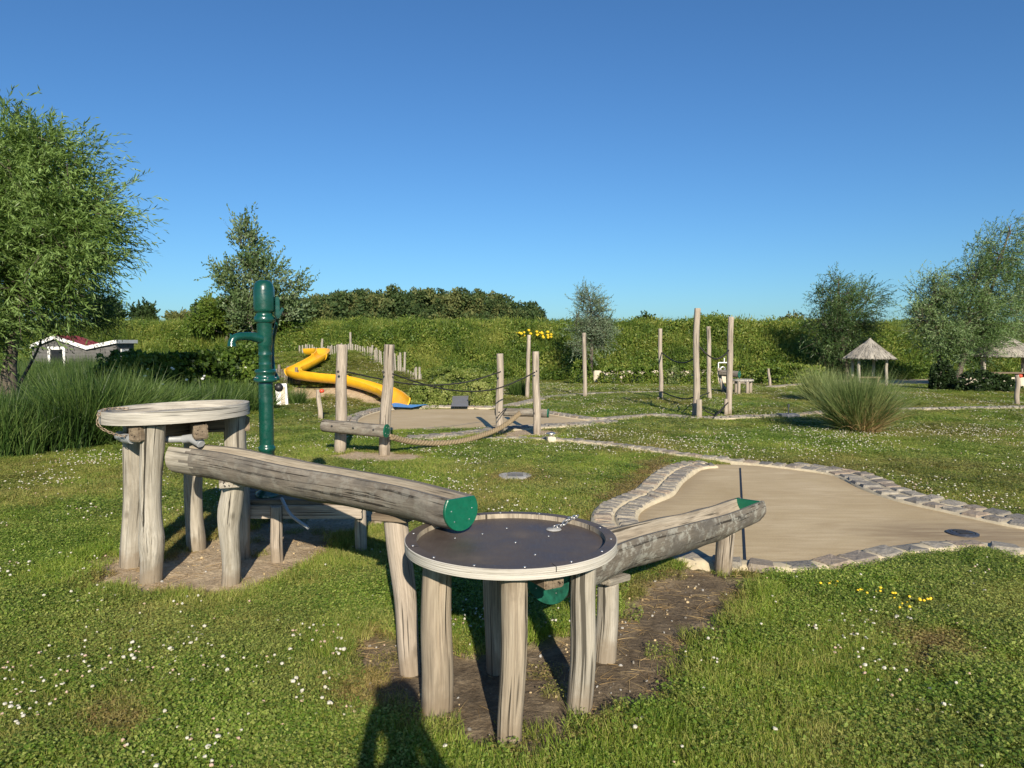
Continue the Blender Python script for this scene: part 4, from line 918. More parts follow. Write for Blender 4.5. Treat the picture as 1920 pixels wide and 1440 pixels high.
sagrope('thin_rope', [at(932, 783, 11.95), at(940, 774, 11.9), at(950, 765, 12.3)], .008, M_brope, 'short dark cord looped round the left post above the farther crossbar')

# ------------------------------------------------------------------ climbing poles
poles = [((1308, 578), (1303, 783), 12, 71, 'tallest climbing pole, slightly kinked, with a thick stump at its foot'), ((1371, 594), (1366, 778), 11, 72, 'straight tall climbing pole with a short stump at its left foot'),
         ((1328, 612), (1331, 750), 8, 73, 'thin pole seen between the two tallest climbing poles'), ((1238, 616), (1239, 750), 7.5, 74, 'slim crooked pole at the left end of the sagging black climbing rope'),
         ((1095, 624), (1097, 746), 7.5, 75, 'lone thin pole on the lawn in front of the small pale willow'), ((992, 628), (988, 746), 7.5, 76, 'lone thin pole right beside the farther rope bridge frame')]
for tp, bs, wd, sd_, lb in poles:
    m, g = post(None, tp, bs, wd, M_post, sd_, bend=.035, seg=14); tag(m.build('climbing_pole', M_post, loc=(g.x, g.y, 0)), lb, 'pole', 'climbing poles on the lawn')
for tp, bs, wd, sd_, lb in [((1311, 749), (1311, 786), 11, 81, 'thick sawn stump touching the foot of the tallest climbing pole'), ((1361, 748), (1361, 779), 7, 82, 'narrow stump at the left foot of the straight tall pole'), ((1234, 745), (1234, 751), 5, 83, 'tiny stump at the foot of the slim crooked pole')]:
    m, g = post(None, tp, bs, wd, M_post, sd_, bend=.0, seg=14); tag(m.build('wooden_stump', M_post, loc=(g.x, g.y, 0)), lb, 'stump', 'stumps beside the climbing poles')
Yp = {k: G(x, y).y for k, (x, y) in dict(a=(1303, 783), b=(1366, 778), c=(1331, 750), d=(1239, 750)).items()}
sagrope('climbing_rope', [at(1240, 661, Yp['d']), at(1262, 676, 18.3), at(1283, 680, 17), at(1303, 672, Yp['a'])], .016, M_brope, 'black rope sagging from the slim crooked pole to the tallest pole')
sagrope('climbing_rope', [at(1309, 647, Yp['a']), at(1325, 664, 15.0), at(1342, 673, 15.2), at(1358, 666, 15.3), at(1368, 655, Yp['b'])], .016, M_brope, 'black rope sagging high between the two tallest poles')
sagrope('climbing_rope', [at(1240, 734, Yp['d']), at(1262, 743, 18.3), at(1285, 748, 17), at(1303, 744, Yp['a'])], .016, M_brope, 'black rope hanging near the ground left of the tallest pole')
sagrope('climbing_rope', [at(1304, 750, Yp['a']), at(1315, 742, 17.5), at(1330, 736, Yp['c'])], .014, M_brope, 'short low black rope from the tallest pole to the thin pole behind')
sagrope('climbing_rope', [at(1317, 765, 15), at(1328, 773, 15.1), at(1345, 776, 15.2), at(1365, 756, Yp['b'])], .014, M_brope, 'lowest black rope sagging between the two stumps')
sagrope('climbing_rope', [at(1336, 786, 14.6), at(1350, 770, 15), at(1365, 755, 15.3)], .014, M_brope, 'tight cord from the lawn up to the straight tall pole')

# leaning marker posts
def marker(tp, bs, wd, lb, cap=True, sd_=91, capc=M_red):
    t = thing('marker_post', lb, 'post', tuple(G(*bs)), 'short marker posts')
    post(t, tp, bs, wd, M_post, sd_, 'post', .02, seg=14); g = G(*bs); c = at(tp[0] + wd * .7, tp[1] + 2, g.y - .02); r = wd * .55 * g.y / F
    if cap: m = MB(); m.lathe([(.0001, -r * .8), (r * .8, -r * .6), (r, 0), (r * .8, r * .6), (.0001, r * .8)], c, 14); m.build('button', capc, t)
marker((597, 731), (602, 787), 9, 'leaning thin post with orange button, left of the yellow slide', True, 91, M_red)
marker((1441, 691), (1445, 725), 5, 'small leaning post standing on the lawn beside the far water table', False, 92)
marker((1907, 703), (1908, 760), 8, 'upright post with red button at the far right edge of the lawn', True, 93)
# white cabinet
g = G(529, 762); t = thing('utility_box', 'small white box leaning at the lawn edge right of the pump', 'utility box', tuple(g))
m = MB(); m.box((g.x, g.y, .28), (.27, .2, .56), .1, Matrix.Rotation(.25, 3, 'Z') @ Matrix.Rotation(-.06, 3, 'Y'), bev=.01); m.build('casing', M_white, t)
m = MB(); m.box((g.x + .06, g.y - .108, .28), (.1, .01, .44), .25, bev=.003); m.build('panel', M_cream, t)
# small fountain button beside cobbles
g = G(1033, 829); t = thing('water_button', 'small round metal water button on a squat stone base beside the cobbles', 'water button', tuple(g))
m = MB(); m.box((g.x, g.y, .04), (.13, .13, .10), .2, bev=.01); m.build('base', M_cream, t); m = MB(); m.lathe([(.03, .09), (.03, .13), (.075, .13), (.08, .14), (.06, .155), (.0001, .165)], g, 24); m.build('button', M_steel, t)
g = G(1478, 783); t = thing('water_valve', 'small grey metal valve box with an upright handle on the far lawn channel', 'valve', tuple(g))
m = MB(); m.box((g.x, g.y, .03), (.38, .3, .10), .0, bev=.01); m.build('box', M_slab, t); m = MB(); m.sweep([(g.x, g.y, .08), (g.x, g.y, .26)], .012, 8); m.sweep([(g.x, g.y, .22), (g.x, g.y, .28)], .024, 10); m.build('handle', M_iron, t)

# ------------------------------------------------------------------ far water table, log and wheel frame
g = G(1392, 737); fy = g.y; t = thing('water_table', 'small distant round wooden table on short legs beyond the climbing poles', 'water table', (g.x, fy, 0), 'round water play tables')
zt = at(1392, 711, fy).z; m = MB(); lathes(m, [(.0001, zt), (.33, zt), (.335, zt - .05), (.0001, zt - .052)], (g.x, fy, 0), 32); m.build('tabletop', M_ply, t)
for x, y in ((1379, 737), (1384, 740), (1400, 739), (1406, 737)): q = G(x, y); leg(t, (q.x, q.y - .05), (q.x, q.y - .05, zt - .05), .05, .05, M_post, x * .1, .03, .005)
t = thing('log_spout', 'short dark log with green end resting above the small distant table', 'water log', tuple(G(1365, 735)))
c0 = at(1350, 699, fy + .3); c1 = at(1386, 702, fy - .1); m = MB(); m.sweep([c0, (c0 + c1) / 2, c1], .1, 20, .03, 5); m.build('log', M_trough, t); greencap(t, c1, (c1 - c0).normalized(), .108, M_hdpe2)
q = G(1364, 736); leg(t, (q.x, fy), (q.x, fy, c0.z - .07), .09, .08, M_post, 7.7, .03, .01, name='support_post')
t = thing('metal_frame', 'pale metal frame with small wheel and curved chute behind the tall poles', 'water frame', tuple(G(1353, 730)))
m = MB(); Yw = fy + .4
for a_, b_ in (((1347, 705), (1347, 680)), ((1347, 680), (1364, 680)), ((1364, 680), (1364, 705)), ((1358, 680), (1358, 671))): m.sweep([at(*a_, Yw), at(*b_, Yw)], .018, 8)
m.build('frame', M_white, t); m = MB(); Mx = Matrix.Rotation(math.pi / 2, 3, 'X'); m.lathe([(.05, -.03), (.09, -.03), (.09, .03), (.05, .03), (.05, -.03)], at(1355, 692, Yw), 20, Mx); m.build('wheel', M_steel, t)
m = MB(); m.sweep(catmull([at(1350, 702, Yw), at(1352, 716, Yw), at(1358, 727, Yw), at(1368, 733, Yw)], 6), .05, 10); m.build('chute', M_pvc, t)
q = G(1347, 733); m = MB(); m.sweep([(q.x, Yw, -.05), at(1347, 690, Yw)], .05, 12, .04, 3); m.build('post', M_post, t)

# ------------------------------------------------------------------ slide
t = thing('slide', 'long yellow half pipe slide winding down the grass mound to the blue mat', 'slide', (SLIDE[-1].x, SLIDE[-1].y, 0))
def halfpipe(P, r, name, w0=.03, up0=.18):
    m = MB(); n = len(P); ang = [math.radians(180 - up0 * 60 * 0 + 5 - 190 * k / 16) for k in range(17)]; prof = [(math.cos(a) * r, -math.sin(a) * r) for a in ang]
    pr2 = [(x * (1 + w0 / r), z * (1 + w0 / r)) for x, z in prof][::-1]; pr = prof + pr2; k = len(pr); vs = []
    for i in range(n):
        T = (P[min(i + 1, n - 1)] - P[max(i - 1, 0)]).normalized(); s = T.cross(Vector((0, 0, 1))).normalized(); u = s.cross(T)
        vs += [P[i] + s * x + u * (z + r * .75) for x, z in pr]
    m.add(vs, [(i * k + j, i * k + (j + 1) % k, (i + 1) * k + (j + 1) % k, (i + 1) * k + j) for i in range(n - 1) for j in range(k)] + [tuple(range(k)), tuple(range((n - 1) * k, n * k))[::-1]])
    o = m.build(name, M_yellow, t); b = bmesh.new(); b.from_mesh(o.data); bmesh.ops.recalc_face_normals(b, faces=b.faces); b.to_mesh(o.data); b.free()
    md = o.modifiers.new('edge', 'EDGE_SPLIT'); md.split_angle = math.radians(40); return o
Pp = [p - Vector((0, 0, .10)) for p in SLP]
cuts = [0, 16, 32, 48, len(Pp) - 12, len(Pp) - 1]
for a_, b_ in zip(cuts[:-1], cuts[1:]): halfpipe(Pp[a_:b_ + 1], .235 if b_ == len(Pp) - 1 else .185, 'chute_section')
for i in cuts[1:-1]:
    d_ = (Pp[i + 1] - Pp[i - 1]).normalized() * .03; halfpipe([Pp[i] - d_, Pp[i] + d_], .205, 'flange', .035)
c = G(790, 763); m = MB(); bl = MATP
me = flat('landing_mat', bl, .065, M_blue); o = meshobj('landing_mat', me); tag(o, 'bright blue landing mat on the ground below the slide exit', 'mat')

# palisade along the mound
t = thing('palisade', 'pale picket fence of uneven stakes running down behind the yellow slide', 'fence', tuple(at(700, 700, 21)))
org = Vector(ORG[t.name]); pk = [(562, 661, 646, 23.4), (600, 672, 651, 23.2), (650, 684, 647, 22.6), (680, 690, 650, 22.0), (712, 697, 655, 21.4), (738, 706, 662, 21.0), (752, 711, 668, 20.7), (757, 714, 695, 20.6), (790, 716, 700, 20.2)]
def picket(i):
    m = MB(); m.sweep([(0, 0, 0), (.004 * (i - 2), .003, .5), (0, 0, 1)], [.5, .48, .44], 7, .1, i, True, 1); return m.mesh('picket', M_pale)
PK = [picket(i) for i in range(4)]; x = 562.0
while x < 792:
    arr = np.array(pk); yb = np.interp(x, arr[:, 0], arr[:, 1]); yt = np.interp(x, arr[:, 0], arr[:, 2]) + random.uniform(-3, 3); Y = np.interp(x, arr[:, 0], arr[:, 3])
    tall = int(x) in (603, 604, 658, 659, 694, 705, 750, 757, 779, 787); wpx = 3.4
    if x > 757: yt += 2
    Yc = np.linspace(18, 25, 141); Xc = (x - CX) / F * Yc * 1.0
    dep = (H - hgt(Xc, Yc)) / Yc; kk = int(np.argmin(dep)); Y = float(Yc[kk]) + .12; b_ = at(x, yb, Y); b_.z = float(hgt(np.array([b_.x]), np.array([Y]))[0]) - .1
    ysil = CY + F * math.tan(math.atan(float(dep[kk])) - PITCH); tp = at(x, min(yt, ysil - 14) - (9 if tall else 0), Y)
    if 640 < x < 645: tp.z += .1
    o = bpy.data.objects.new('picket', random.choice(PK)); COL.objects.link(o); o.parent = t; o.location = b_ - org; rr = wpx * (1.5 if tall else 1) * Y / F; o.scale = (rr, rr, max(.2, tp.z - b_.z)); o.rotation_euler = (random.gauss(0, .03), random.gauss(0, .04), random.random() * 6)
    x += random.uniform(3.9, 4.8) if 610 < x < 757 else random.uniform(4.5, 5.6)
for x, yt, yb in ((658, 623, 668), (603, 635, 662), (694, 647, 690), (705, 652, 694), (751, 661, 708), (758, 660, 710), (780, 688, 715), (787, 688, 716)):
    Yc = np.linspace(18, 25, 141); Xc = (x - CX) / F * Yc; dep = (H - hgt(Xc, Yc)) / Yc; Y = float(Yc[int(np.argmin(dep))]) + .05; b_ = at(x, yb + 8, Y); b_.z = min(b_.z, float(hgt(np.array([b_.x]), np.array([Y]))[0]) - .1); tp = at(x, yt, Y); o = bpy.data.objects.new('stake', random.choice(PK)); COL.objects.link(o); o.parent = t; o.location = b_ - org; o.scale = (.078, .078, tp.z - b_.z); o.rotation_euler = (random.gauss(0, .02), random.gauss(0, .03), random.random() * 6)
# weathered boards supporting the left side of the mound
t = thing('log_retaining_wall', 'dark grey upright logs holding the left end of the slide mound', 'retaining wall', tuple(at(535, 715, 21.3)))
for k in range(11):
    x = 507 + k * 5.4; m = MB(); m.sweep([at(x, 722 - k * .3, 21.4 - k * .1), at(x, 681 + 9 * abs(math.sin(k * 2.1)) + k * .8, 21.4 - k * .1)], .045, 10, .06, k); m.build('log', M_trough, t)

# ------------------------------------------------------------------ hedges of the little maze + slab path
def lumps(c, d, rot, n, leaf, mat, name, label, cat, group=None, rnd_=.5, noise_=.08):
    V = rng.normal(size=(n, 3)); p = rng.uniform(-1, 1, (n, 3)); ax = np.argmax(np.abs(p), 1); p[np.arange(n), ax] = np.sign(p[np.arange(n), ax]); p[:, 2] = np.abs(p[:, 2]) * 1.0
    k = np.linalg.norm(p, axis=1, keepdims=True); p = p * (1 - rnd_) + p / k * rnd_ * 1.25; p *= rng.uniform(.93, 1.03, (n, 1))
    nz = np.array([mnoise.noise(Vector(q) * 2.6 + Vector(c)) for q in p])[:, None]; p = p * (1 + noise_ * 2 * nz); ca, sa = math.cos(rot), math.sin(rot)
    P = p * np.array([d[0] / 2, d[1] / 2, d[2]]); nn = unit(p * np.array([1, 1, .8])); 
    def rt(a): return np.stack([a[:, 0] * ca - a[:, 1] * sa, a[:, 0] * sa + a[:, 1] * ca, a[:, 2]], 1)
    P = rt(P) + np.array(c); dd = rt(nn) * .6 + rng.normal(size=(n, 3)) * .7
    L = leaves(P - unit(dd) * leaf * .4, dd, rng.uniform(.7, 1.3, n) * leaf, rng.uniform(.6, .85, n) * leaf, rng.random(n))
    o = meshobj(name, leafmesh(name, L, mat, c), loc=c)
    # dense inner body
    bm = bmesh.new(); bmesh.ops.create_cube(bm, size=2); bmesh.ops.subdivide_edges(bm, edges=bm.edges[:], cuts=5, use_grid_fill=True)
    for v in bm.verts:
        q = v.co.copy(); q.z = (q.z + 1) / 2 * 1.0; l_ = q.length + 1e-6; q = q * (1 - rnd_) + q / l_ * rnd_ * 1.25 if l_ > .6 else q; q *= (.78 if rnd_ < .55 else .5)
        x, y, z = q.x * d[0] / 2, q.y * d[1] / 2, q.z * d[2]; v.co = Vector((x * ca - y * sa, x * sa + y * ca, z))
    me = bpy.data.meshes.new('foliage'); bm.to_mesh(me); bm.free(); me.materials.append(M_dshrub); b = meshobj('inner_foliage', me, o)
    tag(o, label, cat, group); return o
HG = 'clipped hedges of the little maze'
def hedge(x, ybase, w_, h_, dep, lb, rot=0., Y=None):
    g = G(x, ybase) if Y is None else Vector((at(x, 700, Y).x, Y, 0)); lumps((g.x, g.y + dep / 2, 0), (w_, dep, h_), rot, int(4200 * (w_ + dep) * max(h_, .4) + 2500), .055, M_hedge, 'clipped_hedge', lb, 'hedge', HG)
hedge(784, 763, .50, .48, .8, 'low rounded clipped hedge right beside the yellow slide exit')
hedge(823, 762, .50, .52, .7, 'front clipped hedge on the left side of the grey slab path')
hedge(900, 763, .44, .50, .8, 'front clipped hedge on the right side of the grey slab path')
hedge(836, 700, 1.5, .66, .6, 'long clipped hedge at the back left of the little maze', .1, 22.6)
hedge(885, 700, 1.3, .66, .6, 'clipped hedge at the back right of the little maze', -.35, 21.4)
hedge(868, 700, 1.35, .64, .5, 'middle clipped hedge with a sunny flat top behind the grey path', .35, 20.2)
hedge(914, 700, .5, .55, 1.6, 'clipped hedge closing the right side of the little maze', .1, 19.6)
me = flat('slab_path', PATHP, .075, M_slab); structure(meshobj('slab_path', me))

# ------------------------------------------------------------------ grass clumps
def clump(c, n, h, r, mat, name, label, cat, group=None, tilt=.5, droop=.5, wd=.008, dead=0, parent=None, seg=5, chaos=.28):
    a = rng.uniform(0, 6.28, n); rr = np.sqrt(rng.random(n)) * r; b = np.stack([np.cos(a) * rr, np.sin(a) * rr, np.zeros(n)], 1) + np.array(c)
    out = np.stack([np.cos(a), np.sin(a), np.zeros(n)], 1); tl = np.abs(rng.normal(0, tilt, n)) * (.4 + .6 * rr / r); d = out * tl[:, None] + [0, 0, 1] + rng.normal(size=(n, 3)) * chaos
    L = blades(b, d, rng.uniform(.35, 1.05, n) ** .8 * h * (1 + .25 * tl), rng.uniform(.6, 1.2, n) * wd, rng.uniform(.2, 1, n) * droop * (.3 + tl), rng.random(n), seg)
    if parent is not None: return meshobj('dry_stems', leafmesh('dry_stems', L, mat, ORG[parent.name]), parent)
    o = meshobj(name, leafmesh(name, L, mat, c), loc=c); tag(o, label, cat, group); return o
g = G(1608, 808); o = clump((g.x, g.y, 0), 5200, 1.20, .28, M_tuss, 'ornamental_grass', 'large spiky grass clump with straw coloured middle standing alone on the right lawn', 'ornamental grass', None, .42, .32, .009)
clump((g.x + .05, g.y - .12, 0), 1100, .85, .26, M_straw, '', '', '', None, .5, .6, .008, parent=o)
g = G(1535, 752); o = clump((g.x, g.y, 0), 1500, 1.05, .25, M_tuss, 'ornamental_grass', 'smaller blue green grass clump just behind the large spiky one', 'ornamental grass', None, .5, .35, .011)
g = G(972, 742); clump((g.x, g.y, 0), 700, .62, .22, M_reed, 'ornamental_grass', 'small dark grass tuft behind the farther rope bridge frame', 'ornamental grass', None, .3, .2, .012)
g = G(560, 752); clump((-5.35, 17.9, 0), 600, .55, .16, M_reed, 'ornamental_grass', 'narrow grass tuft right of the white box', 'ornamental grass', None, .4, .3, .01)
RG = [((135, 838), 2600, 1.55, .50, 1.1, 'broad drooping grass clump in front of the reeds, left of the tall water table'), ((30, 842), 2200, 1.15, .55, .9, 'bright green grass clump at the left edge of the lawn'),
      ((205, 822), 2000, 1.30, .40, .6, 'dark upright grass clump right behind the rim of the tall water table'), ((360, 792), 1300, .70, .45, .5, 'low arching dark grass tuft seen above the tall water table'), ((455, 776), 1300, .62, .45, .4, 'short bright grass tuft just left of the green pump'),
      ((265, 806), 1500, 1.05, .45, .5, 'mid height reed clump between two darker clumps behind the tall table')]
for (x, y), n, h, r, dr, lb in RG:
    g = G(x, y); clump((g.x, g.y + r, 0), n, h, r, M_reed, 'grass_clump', lb, 'grass clump', 'tall grass clumps by the left lawn edge', .45, dr, .016)
# reed bed behind
def tuft(n, h, r, wd, tl, dr):
    a = rng.uniform(0, 6.28, n); rr = np.sqrt(rng.random(n)) * r; b = np.stack([np.cos(a) * rr, np.sin(a) * rr, np.zeros(n)], 1); out = np.stack([np.cos(a), np.sin(a), np.zeros(n)], 1)
    d = out * np.abs(rng.normal(0, tl, n))[:, None] + [0, 0, 1] + rng.normal(size=(n, 3)) * .1
    return leafmesh('tuft', blades(b, d, rng.uniform(.5, 1.05, n) * h, rng.uniform(.6, 1.2, n) * wd, rng.uniform(.1, 1, n) * dr, rng.random(n), 4), M_reed)
SHR = []
TF = [tuft(90, 1.0, .28, .014, .28, .5) for _ in range(4)]
P_ = np.array([(p.x, p.y) for p in REED]); n = 9000; x = rng.uniform(-24, -4.5, n); y = rng.uniform(9.5, 34, n); k = (sdist(x, y, REED) > .25) & (x > -y * .95); x, y = x[k], y[k]
k = rng.random(len(x)) < .62; x, y = x[k], y[k]; n = len(x); hh = np.interp(y, [10, 13, 17, 22, 28, 32], [1.15, 1.0, .78, 1.05, 1.3, .8]) * (.7 + .6 * fbm(x, y, .6, 51))
scatter('reed_bed', np.stack([x, y, hgt(x, y, False)], 1), np.stack([rng.uniform(.8, 1.3, n)] * 2 + [hh], 1), np.stack([rng.normal(0, .1, n), rng.normal(0, .1, n), rng.uniform(0, 6, n)], 1), TF)
for k_, (x_, y_, Y_, w_, h_, lb_) in enumerate(((300, 740, 17.5, 1.7, 1.05, 'leafy green shrub with white flowers among the reeds behind the tall table'), (385, 735, 18.0, 1.8, 1.10, 'yellow green leafy shrub left of the pump below its spout'), (455, 728, 18.8, 1.4, 1.25, 'dark leafy shrub directly left of the pump column'), (250, 735, 19.5, 1.8, 1.05, 'leafy green shrub farthest left behind the tall reeds'))):
    p_ = at(x_, 700, Y_); SHR.append((p_.x, Y_, w_, h_, lb_))
# white flowers among the reeds
fw = flower(M_white, .045, .0)
pp_ = [(325, 692, 16.8), (272, 705, 16.8), (383, 705, 17.2), (380, 710, 17.2), (440, 703, 18), (305, 720, 16.5), (322, 690, 16.8), (277, 692, 17), (460, 690, 18.2), (350, 712, 17)]
scatter('white_reed_flowers', np.array([at(*p)[:] for p in pp_]), rng.uniform(.5, 1, len(pp_)), np.zeros((len(pp_), 3)), [fw])

# ------------------------------------------------------------------ dike thicket
def leafball(n, r, leaf, mat, squash=.8, wr=.55):
    p = unit(rng.normal(size=(n, 3))) * (rng.random((n, 1)) ** .4) * r; p[:, 2] *= squash; d = p / r + rng.normal(size=(n, 3)) * .8 + [0, 0, .3]
    return leafmesh('leafball', leaves(p, d, rng.uniform(.6, 1.3, n) * leaf, rng.uniform(.8, 1.2, n) * leaf * wr, rng.random(n)), mat)
LB = [leafball(110, .34, .10, M_bramble) for _ in range(4)] + [leafball(90, .34, .14, M_bramble, 1.3, .25)]
n = 18000; x = rng.uniform(-38, 40, n); y = foot(x) + rng.random(n) ** .8 * 8.5 - .3; k = np.abs(x) < y * .98; x, y = x[k], y[k]; n = len(x)
z = hgt(x, y, False) + rng.uniform(.0, .32, n) + (fbm(x, y, .7, 61) - .45) * .65
sc = rng.uniform(.6, 1.35, n) * (.75 + .5 * fbm(x, y, .4, 63))
scatter('bramble_thicket', np.stack([x, y, z], 1), sc, rng.uniform(0, 6, (n, 3)), LB)
# tall grass and stems on the crest and slope
TS = []
for _ in range(3):
    me = tuft(45, .8, .25, .012, .25, .3); me.materials.clear(); me.materials.append(M_bramble); TS.append(me)
n = 5200; x = rng.uniform(-38, 40, n); y = foot(x) + rng.random(n) ** .7 * 8; z = hgt(x, y, False) + .15
scatter('dike_grasses', np.stack([x, y, z], 1), rng.uniform(.5, 1.15, n) * (.6 + .8 * fbm(x, y, .5, 65)), np.stack([rng.normal(0, .15, n), rng.normal(0, .15, n), rng.uniform(0, 6, n)], 1), TS)
yb_ = [at(980 + i * 6 + random.uniform(-4, 4), 627 + random.uniform(-4, 4), 32.5)[:] for i in range(9)]
scatter('ragwort_flowers', np.array(yb_ * 3) + rng.normal(0, .12, (27, 3)), rng.uniform(.5, 1.1, 27), np.zeros((27, 3)), [flower(M_yflower, .07, 0)])

# ------------------------------------------------------------------ trees
def treecrown(lobes, ntw, twl, nl, leaf, lw, wind, droop, surf=.55):
    w_ = np.array([(l[3] * l[4] * l[5]) ** .72 for l in lobes]); w_ /= w_.sum(); li = rng.choice(len(lobes), ntw, p=w_); Lb = np.array(lobes)[li]
    K = max(6, ntw // 26); lk = rng.choice(len(lobes), K, p=w_); LK = np.array(lobes)[lk]; uk = unit(rng.normal(size=(K, 3))); ck = LK[:, :3] + uk * LK[:, 3:6] * (surf + (1 - surf) * rng.random((K, 1))) * .9
    ci = rng.integers(0, K, ntw); c = ck[ci] + rng.normal(size=(ntw, 3)) * twl * .34; u = unit(uk[ci] + rng.normal(size=(ntw, 3)) * .45)
    d = unit(u * 1.0 + np.array(wind) + [0, 0, .35] + rng.normal(size=(ntw, 3)) * .35); L = rng.uniform(.6, 1.3, ntw) * twl
    t = (np.arange(nl) + .5) / nl; Pn = c[:, None] + d[:, None] * (L[:, None] * t)[..., None]; Pn[..., 2] -= (droop * L)[:, None] * t ** 2
    Pn += np.array(wind)[None, None] * (L[:, None] * t ** 2)[..., None] * .35
    tan = unit(d[:, None] - np.array([0, 0, 1.]) * (2 * droop * t)[None, :, None] + np.array(wind) * (.5 * t)[None, :, None]); tan = np.broadcast_to(tan, Pn.shape).reshape(-1, 3)
    b = Pn.reshape(-1, 3); n = len(b); dd = tan * .9 + rng.normal(size=(n, 3)) * .45
    rn = np.repeat(rng.random(K)[ci], nl) * .35 + np.repeat(rng.random(ntw), nl) * .25 + rng.random(n) * .4
    return leaves(b, dd, rng.uniform(.7, 1.25, n) * leaf, rng.uniform(.8, 1.2, n) * leaf * lw, rn), c[:, :], d, L
def tree(name, label, cat, base, lobes, ntw, mat, twl=.5, nl=14, leaf=.08, lw=.22, wind=(.25, 0, 0), droop=.25, trunk_r=.09, group=None, stems=1, surf=.5, limbs=True):
    base = Vector(base); t = thing(name, label, cat, tuple(base), group)
    Lf, tc, td, tl = treecrown(lobes, ntw, twl, nl, leaf, lw, wind, droop, surf)
    meshobj('crown', leafmesh('crown', Lf, mat, tuple(base)), t)
    m = MB(); zmin = min(l[2] - l[5] for l in lobes)
    for s in range(stems):
        big = sorted(lobes, key=lambda l: -l[2])[0 if s == 0 else min(s, len(lobes) - 1)]; tip = Vector(big[:3]) + Vector((0, 0, big[5] * .5)); b0 = base + Vector((s * .25, 0, -.1))
        P = catmull([b0, b0.lerp(tip, .3) + Vector((random.uniform(-.1, .1), 0, 0)), b0.lerp(tip, .65) + Vector((random.uniform(-.15, .15), 0, 0)), tip], 6); n = len(P)
        m.sweep(P, [trunk_r * (1 - .88 * i / (n - 1)) for i in range(n)], 10, .08, s + 2)
    m.build('trunk', M_bark, t)
    if limbs:
        m = MB(); tr = catmull([base, base.lerp(Vector(lobes[0][:3]), .5), Vector(lobes[0][:3])], 6)
        for l in lobes:
            c = Vector(l[:3]); q = tr[random.randint(4, len(tr) - 2)]; m.sweep(catmull([q, q.lerp(c, .5) + Vector((0, 0, -.1)), c], 4), [trunk_r * .45 * (1 - .08 * i) for i in range(9)], 7)
            for k in range(5):
                e = c + Vector((random.gauss(0, l[3] * .5), random.gauss(0, l[4] * .5), random.uniform(-.3, .8) * l[5])); m.sweep([c, c.lerp(e, .5), e], [trunk_r * .2, trunk_r * .13, trunk_r * .04], 5)
        # fine twigs of a share of the shoots
        sel = rng.choice(len(tc), min(len(tc), 700), replace=False)
        for i in sel: a = Vector(tc[i]); m.sweep([a, a + Vector(td[i]) * tl[i] * .8 - Vector((0, 0, droop * tl[i] * .6))], [.009, .003], 3, caps=False)
        m.build('limbs', M_bark, t)
    return t
def lob(x, y, rx, ry, Y, depth=None):
    c = at(x, y, Y); s = Y / F; return (c.x, c.y, c.z, rx * s, (depth or (rx + ry) / 2) * s, ry * s)
# big willow, left
Y = 12.8
tree('willow_tree', 'large willow cut by the left edge, long narrow leaves against the sky', 'tree', (at(-10, 700, Y).x, Y, 0),
     [lob(50, 358, 88, 95, Y), lob(135, 392, 68, 66, Y), lob(15, 470, 125, 125, Y), lob(132, 450, 62, 54, Y - .3), lob(45, 530, 85, 50, Y), lob(-60, 400, 115, 130, Y), lob(85, 285, 48, 40, Y), lob(-60, 600, 90, 70, Y - .3), lob(-45, 590, 50, 45, Y - .6), lob(125, 318, 38, 40, Y), lob(15, 290, 48, 45, Y)],
     6000, M_willow, .60, 16, .118, .19, (.25, 0, .05), .22, .14, None, 2, .35)
tree('willow_tree', 'bright drooping willow branches above the grey shed roof', 'tree', (at(5, 700, 15).x, 15.0, 0), [lob(90, 580, 60, 26, 15), lob(150, 588, 38, 18, 15)], 700, M_willow, .55, 16, .09, .17, (.3, 0, 0), .3, .05, None, 1, .3, False)
# poplar behind pump
Y = 33
tree('poplar_tree', 'airy grey green tree rising above the pump head', 'tree', (at(480, 700, Y).x, Y, 1.0), [lob(465, 470, 42, 45, Y), lob(500, 520, 50, 45, Y), lob(445, 535, 36, 42, Y), lob(545, 545, 34, 38, Y), lob(470, 590, 50, 34, Y), lob(425, 500, 16, 25, Y), lob(530, 590, 40, 30, Y)],
     1250, M_birch, .7, 10, .15, .5, (.05, 0, .15), .05, .06, None, 2, .2)
tree('dense_tree', 'low dense green tree at the foot of the airy tree behind the pump', 'tree', (at(420, 700, 34).x, 34, 1.4), [lob(415, 590, 48, 28, 34), lob(460, 583, 45, 30, 34), lob(385, 605, 26, 18, 34), lob(520, 600, 40, 25, 34)], 1800, M_bramble, .4, 12, .14, .5, (0, 0, 0), .1, .1, None, 1, .3)
# small pale willow
tree('willow_tree', 'small pale silvery willow in front of the dike, behind a lone thin pole', 'tree', (at(1106, 715, 28).x, 28, 0), [lob(1110, 588, 24, 34, 28), lob(1092, 622, 28, 28, 28), lob(1126, 618, 24, 30, 28), lob(1108, 646, 28, 16, 28), lob(1106, 563, 12, 18, 28)], 1000, M_palew, .5, 12, .11, .2, (.1, 0, .15), .15, .07, None, 1, .35)
